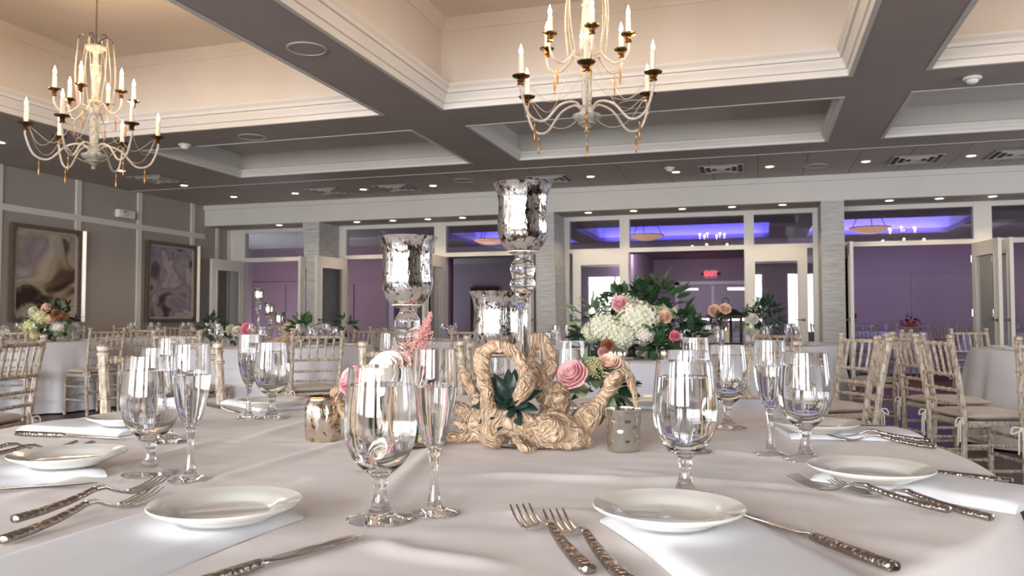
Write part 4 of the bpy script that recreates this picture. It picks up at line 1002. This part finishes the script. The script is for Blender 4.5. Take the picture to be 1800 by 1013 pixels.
def leaf(mb,base,d,up,L_,W_,bend=.25,n=6,fold=.18):
    d=Vector(d).normalized(); up=(Vector(up)-d*Vector(up).dot(d)); up=up.normalized() if up.length>1e-5 else d.orthogonal().normalized(); s=d.cross(up); vs=[];fs=[]
    for i in range(n+1):
        t=i/n; w=W_*math.sin(PI*min(1,(t*.96+.02)))**.8*(1-.25*t); c=base+d*(L_*t)+up*(-bend*L_*t*t)
        vs+= [c-s*w+up*(fold*w),c,c+s*w+up*(fold*w)]
    for i in range(n):
        q=i*3; fs+=[(q,q+1,q+4,q+3),(q+1,q+2,q+5,q+4)]
    mb.add(vs,fs)
def leaves(c,R,n,L_,W_,m,parent,seed,name='leaves',squash=(1,1,1),inner=.4,dirbias=(0,0,.2)):
    rnd=random.Random(seed); mb=MB(); c=Vector(c)
    for k in range(n):
        v=Vector((rnd.gauss(0,1),rnd.gauss(0,1),rnd.gauss(0,1)))+Vector(dirbias)*2; v.normalize(); p=c+Vector((v.x*squash[0],v.y*squash[1],v.z*squash[2]))*R*rnd.uniform(inner,1)
        p.z=max(p.z,.03+.03*rnd.random())
        d=v+Vector((rnd.uniform(-.7,.7),rnd.uniform(-.7,.7),rnd.uniform(-.5,.7)))
        leaf(mb,p,d,(rnd.uniform(-1,1),rnd.uniform(-1,1),1),L_*rnd.uniform(.65,1.2),W_*rnd.uniform(.7,1.15),rnd.uniform(.0,.5))
    o=mb.build(name,m,parent,ang=180); return o
def hydrangea(c,R,m,parent,seed,n=150,name='hydrangea_head',sq=.85):
    rnd=random.Random(seed); mb=MB(); c=Vector(c)
    for k in range(n):
        z=1-2*(k+.5)/n; ph=k*2.39996; rr=math.sqrt(max(0,1-z*z)); v=Vector((rr*math.cos(ph),rr*math.sin(ph),z)); p=c+Vector((v.x,v.y,v.z*sq))*R*rnd.uniform(.86,1.04); a,b_,nn=basis(v+Vector((rnd.uniform(-.3,.3),)*3)); s=R*.17*rnd.uniform(.8,1.2); t0=rnd.random()*2
        for q in range(4):
            t=t0+q*PI/2; e=a*math.cos(t)+b_*math.sin(t); f=nn.cross(e)
            vs=[p,p+e*s*.5+f*s*.42+nn*s*.12,p+e*s+nn*s*.25,p+e*s*.5-f*s*.42+nn*s*.12]; mb.add(vs,[(0,1,2,3)])
    mb.ball(c,R*.82,16,10,sq); return mb.build(name,m,parent,ang=25)
def cluster(c,R,m,parent,seed,n=120,r=.0028,name='berry_cluster',sz=(1,1,1)):
    rnd=random.Random(seed); mb=MB(); c=Vector(c)
    for k in range(n):
        z=1-2*(k+.5)/n; ph=k*2.39996; rr=math.sqrt(max(0,1-z*z)); p=c+Vector((rr*math.cos(ph)*sz[0],rr*math.sin(ph)*sz[1],z*sz[2]))*R*rnd.uniform(.85,1.08); mb.ball(p,r*rnd.uniform(.8,1.3),6,4)
    mb.ball(c,R*.8,12,8); return mb.build(name,m,parent)
def stems(paths,r,m,parent,name='stems'):
    mb=MB()
    for P in paths: mb.tube(spline(P,5),r,6)
    return mb.build(name,m,parent)
# left posy of the centrepiece: big white rose, pink rose, astilbe plume
w0=CP(688,668,1.52); g=empty('rose_posy',(w0.x,w0.y,TZ+.002),0,'large white rose, pink rose and pink plume left of the driftwood','flowers')
def rel(p,g_): return Vector(p)-g_.location
rose(rel(CP(684,662,1.50),g),.058,(-.05,-.75,.75),'petal_white',g,3,open_=1.3)
rose(rel(CP(616,668,1.55),g),.028,(-.5,-.7,.4),'petal_pink',g,4)
rose(rel(CP(672,760,1.50),g),.024,(.1,-.9,.3),'petal_white',g,5)
rnd=random.Random(5); mb=MB(); base=CP(716,672,1.50); tip=CP(757,548,1.50)
for k in range(950):
    t=rnd.random()**1.25; wd=.044*(1-t)**1.0*(1 if t>.05 else .8)+.0022; ax=base.lerp(tip,t)+Vector((.0,0,.006*math.sin(t*6))); bn=2.4*int(t*14)+rnd.choice((0,2.1,4.2)); off=Vector((math.cos(bn)*rnd.random(),math.sin(bn)*rnd.random(),rnd.random()*.8))*wd*1.15+Vector((rnd.gauss(0,.12),rnd.gauss(0,.12),rnd.gauss(0,.12)))*wd
    mb.ball(rel(ax+off,g),rnd.uniform(.0008,.0017),4,3)
mb.build('astilbe_plume','astilbe_pink',g); tw=[]
for k in range(26):
    t=k/28; p=base.lerp(tip,t); o_=Vector((rnd.gauss(0,.5),rnd.gauss(0,.5),.45)).normalized()*.05*(1-t); tw.append([rel(p,g),rel(p+o_*.5,g),rel(p+o_,g)])
stems(tw+[[rel(CP(700,760,1.50),g),rel(base,g),rel(tip,g)]],.0009,'astilbe_pink',g,'plume_stems')
leaves(rel(CP(700,715,1.52),g),.05,24,.05,.014,'dark_leaf',g,8)
leaves(rel(CP(668,705,1.54),g),.028,12,.04,.011,'sage_leaf',g,9)
# right posy: pink rose, skimmia, peach carnation, olive leaves
w0=CP(1030,690,1.60); g=empty('rose_posy',(w0.x,w0.y,TZ+.002),0,'pink rose, green skimmia and peach carnation right of the driftwood','flowers')
rose(rel(CP(1004,656,1.56),g),.028,(-.15,-.8,.5),'petal_pink',g,14)
cluster(rel(CP(1042,650,1.60),g),.019,'berry_green',g,15,150,.0022,'skimmia_head',(1,1,1.25))
rose(rel(CP(1072,640,1.62),g),.027,(.1,-.6,.7),'petal_peach',g,16,'carnation',1.6); rose(rel(CP(1092,648,1.63),g),.019,(.5,-.6,.3),'petal_white',g,17,'carnation',1.6)
rose(rel(CP(1022,688,1.60),g),.014,(0,-.9,-.2),'petal_cream',g,18,'rose_bud',.4)
leaves(rel(CP(1042,700,1.60),g),.045,34,.058,.013,'sage_leaf',g,19,squash=(1.2,1,1))
leaves(rel(CP(1062,690,1.62),g),.05,26,.05,.016,'dark_leaf',g,20)
# succulent rosette nested in the driftwood
p0=CP(893,706,1.515); g=empty('succulent',(p0.x,p0.y,TZ+.03),0,'dark green succulent rosette nested inside the driftwood arch','succulent')
mb=MB(); a,b_,nn=basis((-.05,-.72,.6))
for ring_,(cnt,L_,lift) in enumerate([(10,.072,.12),(9,.064,.42),(7,.054,.85),(4,.036,1.6)]):
    for k in range(cnt):
        t=2*PI*k/cnt+ring_*.4; d=(a*math.cos(t)+b_*math.sin(t)+nn*lift).normalized(); s=d.cross(nn).normalized(); u_=s.cross(d); vs=[];fs=[]; K=6
        for i in range(9):
            q=i/8; w=.0125*(.45+.9*q if q<.55 else .945*(1-((q-.55)/.45)**1.7))+.0004; th=w*.38
            for j in range(K):
                an=2*PI*j/K; vs.append(rel(p0,g)+d*L_*q+s*w*math.cos(an)+u_*(th*math.sin(an)-.010*(1-q)*q))
        for i in range(8):
            for j in range(K): fs.append((i*K+j,i*K+(j+1)%K,(i+1)*K+(j+1)%K,(i+1)*K+j))
        fs.append(tuple(8*K+j for j in range(K))); mb.add(vs,fs)
mb.build('fleshy_leaves','succulent',g)
# ---------------------------------------------------------------- background table dressing
cam_a=YAW
DIRS=[('near side',-90),('near right place',-45),('right-hand place',0),('far right place',45),('far side',90),('far left place',135),('left-hand place',180),('near left place',-135)]
def dress(key,items=('p','g','f'),R_=.66,rot=0):
    c,lb=TABLES[key]
    for nm,dg_ in DIRS:
        a=math.radians(dg_+rot)+cam_a; e=Vector((math.cos(a),math.sin(a),0)); s=Vector((-e.y,e.x,0))
        if 'p' in items:
            p=c+e*.74; PL.put((p.x,p.y,TZ+.001),0,'white plate at the %s of %s'%(nm,lb),'plates on the other tables','plate')
        if 'g' in items: p=c+e*.56+s*.07; GB.put((p.x,p.y,TZ+.001),a,'water goblet at the %s of %s'%(nm,lb),'goblets on the other tables')
        if 'f' in items: p=c+e*.52-s*.04; FT.put((p.x,p.y,TZ+.001),a,'champagne flute at the %s of %s'%(nm,lb),'flutes on the other tables')
for k in ('hydrangea','holders','lefturn','lantern','row','middle'): dress(k,rot=12 if k=='hydrangea' else 0)
dress('right',('p',))
for k in ('farA','farB','farC'): dress(k,('g',))
def urn(c,s,m,g):
    MB().lathe([(0,0),(.075*s,0),(.075*s,.012*s),(.03*s,.022*s),(.022*s,.04*s),(.03*s,.06*s),(.022*s,.07*s),(.07*s,.09*s),(.12*s,.13*s),(.135*s,.165*s),(.142*s,.17*s),(.13*s,.175*s),(0,.14*s)],32).build('urn',m,g)
# big hydrangea arrangement
c=T(1110,4.95); g=empty('flower_arrangement',(c.x,c.y,TZ+.001),0,'large arrangement of white hydrangea, pink roses and dark leaves in a pewter urn','flowers')
def at(px,py,d): return CP(px,py,d)-g.location
urn((0,0,0),1.0,'pewter',g)
for i,(px,py,d,R_) in enumerate([(1062,575,4.85,.10),(1122,560,4.85,.125),(1090,590,4.80,.10),(1150,560,4.95,.09),(1100,535,5.05,.085),(1172,548,5.0,.06),(1040,585,4.95,.075),(1130,590,4.8,.07)]):
    hydrangea(at(px,py,d),R_,'petal_cream' if i!=7 else 'petal_white',g,40+i,170)
for i,(px,py,d,R_,m_) in enumerate([(1090,533,4.85,.048,'petal_pink'),(1186,590,4.7,.030,'petal_hot'),(1168,556,4.8,.040,'petal_peach'),(1066,607,4.7,.036,'petal_rust'),(1060,618,4.7,.03,'petal_pink'),(1180,550,4.9,.035,'petal_cream')]):
    rose(at(px,py,d),R_,(0,-1,.4),m_,g,60+i)
for i,(px,py,d,R_,n,L_,W_,mm_) in enumerate([(1165,528,5.1,.16,60,.10,.027,'green_leaf'),(1185,580,4.9,.17,95,.095,.026,'dark_leaf'),(1040,560,5.05,.14,70,.08,.016,'sage_leaf'),(1033,605,4.95,.12,60,.085,.022,'dark_leaf'),
        (1135,530,5.15,.15,60,.095,.03,'dark_leaf'),(1210,600,4.9,.12,45,.10,.022,'dark_leaf'),(1150,605,4.8,.10,30,.10,.03,'green_leaf'),(1085,535,5.1,.12,40,.08,.022,'green_leaf'),(1110,575,5.15,.24,90,.09,.026,'dark_leaf')]):
    leaves(at(px,py,d),R_,n,L_,W_,mm_,g,80+i,squash=(1,1,.8))
# small pieces on the hydrangea table
for i,(px,d,lb) in enumerate([(1091,4.62,'left of the pewter urn'),(1168,4.72,'right of the pewter urn under the leaves'),(1075,4.7,'furthest left beside the pewter urn'),(1142,5.3,'behind the pewter urn')]):
    p=T(px,d); v=empty('votive_jar',(p.x,p.y,TZ+.001),0,'small gold mercury votive '+lb,'votive','votives on the hydrangea table')
    MB().lathe(closed([(0,0),(.025,0),(.031,.01),(.031,.05),(.027,.062)],[(0,.005),(.028,.012),(.028,.05),(.025,.062)]),20).build('jar','mercury_gold',v)
# far left urn arrangement
c=T(88,9.0); g=empty('flower_arrangement',(c.x,c.y,TZ+.001),0,'round arrangement of lime hydrangea, rust flowers and leaves on the far left table','flowers')
urn((0,0,0),.85,'bronze',g)
for i,(px,py,R_,m_) in enumerate([(55,575,.11,'petal_lime'),(72,558,.11,'petal_lime'),(102,575,.08,'petal_white'),(62,590,.07,'petal_lime')]): hydrangea(at(px,py,8.9),R_,m_,g,120+i,90)
for i,(px,py,R_,m_) in enumerate([(80,541,.055,'petal_peach'),(57,547,.05,'petal_cream'),(96,552,.05,'petal_rust'),(108,556,.05,'petal_rust'),(88,562,.05,'petal_peach')]): rose(at(px,py,8.85),R_,(0,-1,.5),m_,g,130+i)
leaves(at(98,560,9.0),.22,80,.10,.03,'dark_leaf',g,140); leaves(at(108,580,8.9),.12,40,.09,.03,'sage_leaf',g,141); leaves(at(75,570,9.1),.2,50,.10,.03,'green_leaf',g,142)
# three silver holders, driftwood and flowers on the table at centre left
p3=TABLES['holders'][0]
for (px,d,H,lb) in ((454,7.45,.535,'tallest of the three silver holders on the centre left table'),(473,7.6,.40,'middle of the three silver holders on the centre left table'),(492,7.4,.31,'shortest of the three silver holders on the centre left table')):
    holder(px,0,d,H,lb,'three far silver candle holders')
def wood(px,d,label,P):
    b=MB()
    for q in P: knotted(b,q,5,8)
    c=T(px,d); o=b.build('driftwood','driftwood'); me=o.data
    for v in me.vertices: v.co=(v.co.x-c.x,v.co.y-c.y,max(v.co.z,TZ+.002)-0)
    o.location=(c.x,c.y,0); tag(o,label,'driftwood'); return o
wood(495,7.4,'small upright driftwood with holders on the centre left table',[[(470,606,7.45,7),(490,600,7.4,8),(506,590,7.35,6),(500,575,7.4,5),(510,570,7.4,4)],[(490,603,7.35,6),(515,606,7.4,6),(525,596,7.4,4)]])
g=empty('rose_posy',(T(430,7.35).x,T(430,7.35).y,TZ+.001),0,'posy with a bright pink rose on the centre left table','flowers')
rose(at(432,578,7.25),.052,(0,-1,.2),'petal_hot',g,200); rose(at(415,582,7.3),.045,(0,-1,.4),'petal_white',g,201); rose(at(404,578,7.4),.04,(0,-1,.4),'petal_cream',g,203)
leaves(at(375,578,7.4),.13,60,.08,.02,'dark_leaf',g,202,squash=(1,1,.9)); leaves(at(420,592,7.4),.10,40,.07,.02,'green_leaf',g,204); 
g=empty('rose_posy',(T(530,7.45).x,T(530,7.45).y,TZ+.001),0,'leafy posy right of the three silver holders on the centre left table','flowers')
leaves(at(530,580,7.4),.13,70,.08,.02,'green_leaf',g,205); leaves(at(607,572,7.6),.09,26,.08,.022,'dark_leaf',g,206); rose(at(512,585,7.3),.04,(0,-1,.4),'petal_peach',g,207); rose(at(528,592,7.3),.04,(0,-1,.3),'petal_cream',g,208)
stems([[at(530,600,7.45),at(570,596,7.5),at(607,575,7.6)]],.006,'green_leaf',g)
# lantern and eucalyptus on the table beyond
c=T(1284,6.75)-Vector((0,0,0)); c=TABLES['lantern'][0]+Vector((-.12,-.35,0)); g=empty('lantern',(c.x,c.y,TZ+.001),.5,'dark metal lantern with a lit candle and peach roses, seen through the middle doorway','lantern')
b=MB(); s=.105; h=.25; b.box(-s-.015,s+.015,-s-.015,s+.015,0,.02)
for sx in (-1,1):
    for sy in (-1,1): b.box(sx*s-.009,sx*s+.009,sy*s-.009,sy*s+.009,.02,h)
b.box(-s-.01,s+.01,-s-.01,s+.01,h,h+.015)
b.build('cage','dark_metal',g,smooth=False)
b=MB(); b.lathe([(.195,h+.015),(.19,h+.03),(.10,h+.085),(.06,h+.10),(.06,h+.13),(.03,h+.15),(.0,h+.155)],4).xf(rotz(PI/4)); b.tube([(.03*math.cos(t*PI/6),0,h+.17+.03*math.sin(t*PI/6)) for t in range(13)],.004,6); b.build('roof','dark_metal',g,smooth=False)
MB().lathe([(0,.02),(.035,.02),(.035,.13),(0,.13)],16).build('candle','wax',g); MB().lathe([(0,.135),(.006,.145),(.0,.165)],8).build('flame','flame',g)
rose(Vector((-.13,-.05,h+.08)),.06,(-.3,-1,.4),'petal_peach',g,210); rose(Vector((-.06,-.12,h+.10)),.05,(-.3,-1,.4),'petal_peach',g,211); leaves(Vector((-.15,-.08,h-.02)),.08,24,.08,.02,'green_leaf',g,212)
c=TABLES['lantern'][0]+RV*.16-FV*.25; g=empty('leaf_arrangement',(c.x,c.y,TZ+.001),0,'tall eucalyptus and ivory flower arrangement right of the lantern','flowers')
MB().lathe([(0,0),(.05,0),(.06,.05),(.045,.12),(.05,.14),(0,.13)],20).build('vase','pewter',g)
leaves(Vector((.03,0,.26)),.20,170,.08,.016,'dark_leaf',g,220,squash=(.9,.9,1)); leaves(Vector((-.12,0,.24)),.15,70,.07,.018,'sage_leaf',g,221); rose(Vector((-.10,-.12,.25)),.05,(-.2,-1,.3),'petal_white',g,222); rose(Vector((-.13,-.12,.14)),.05,(-.2,-1,.3),'petal_cream',g,223)
# red posies and a table candle in the violet room
for (k,dx,dy,lb,ms) in (('farA',.50,-.25,'round red and coral posy on the violet room table, beneath the plain panelled wall',('petal_hot','petal_rust')),('farA',-.75,-.1,'dark red posy by the left jamb of the right-hand doorway',('petal_hot','petal_rust')),('farB',.2,-.2,'rust and red posy near the open right-hand doors',('petal_rust','petal_peach')),('farC',0,0,'pale pink posy on the table inside the middle doorway',('petal_pink','petal_peach'))):
    c=TABLES[k][0]+RV*dx+FV*dy; g=empty('table_posy',(c.x,c.y,TZ+.001),0,lb,'flowers','posies in the violet room')
    MB().lathe([(0,0),(.05,0),(.07,.08),(.06,.10),(0,.09)],16).build('bowl','bronze',g)
    for i in range(7):
        a=i*.9; rose(Vector((.13*math.cos(a)*(i>0),.13*math.sin(a)*(i>0),.19-.03*(i>0))),.062,(math.cos(a)*.5,-.7,.6),ms[i%2],g,300+i)
    leaves(Vector((0,0,.13)),.17,50,.10,.03,'dark_leaf',g,310)
c=TABLES['farA'][0]-RV*.60-FV*.25; g=empty('candle_glass',(c.x,c.y,TZ+.26),0,'glowing candle in a small glass above the dark red posy','candle')
g.location.z=TZ+.001
MB().lathe([(0,0),(.06,0),(.02,.03),(.015,.2),(.05,.26),(.055,.36),(.052,.36),(.045,.265),(0,.255)],16).build('stand','bronze',g); MB().lathe([(0,.256),(.03,.256),(.03,.31),(0,.31)],12).build('candle','wax',g); MB().lathe([(0,.312),(.012,.33),(0,.355)],8).build('flame','flame',g)
# napkin hanging over the edge of the right-hand table
c=TABLES['right'][0]; a=math.radians(-118)+cam_a; e=Vector((math.cos(a),math.sin(a),0)); s=Vector((-e.y,e.x,0)); mb=MB(); vs=[];fs=[]
prof=[(.62,.0035),(.80,.0035),(.90,.0035),(.937,-.004),(.975,-.03),(1.03,-.12),(1.06,-.22),(1.075,-.33)]
for i,(r_,z_) in enumerate(prof):
    for j in range(5):
        p=c+e*r_+s*(-.12+.06*j); vs.append((p.x-c.x,p.y-c.y,TZ+z_+.003))
for i in range(len(prof)-1):
    for j in range(4): q=i*5+j; fs.append((q,q+1,q+6,q+5))
o=mb.add(vs,fs).build('folded_napkin','napkin_white',loc=(c.x,c.y,0)); sol=o.modifiers.new('t','SOLIDIFY'); sol.thickness=.006; tag(o,'white napkin hanging over the front of the table at the right edge','napkin')
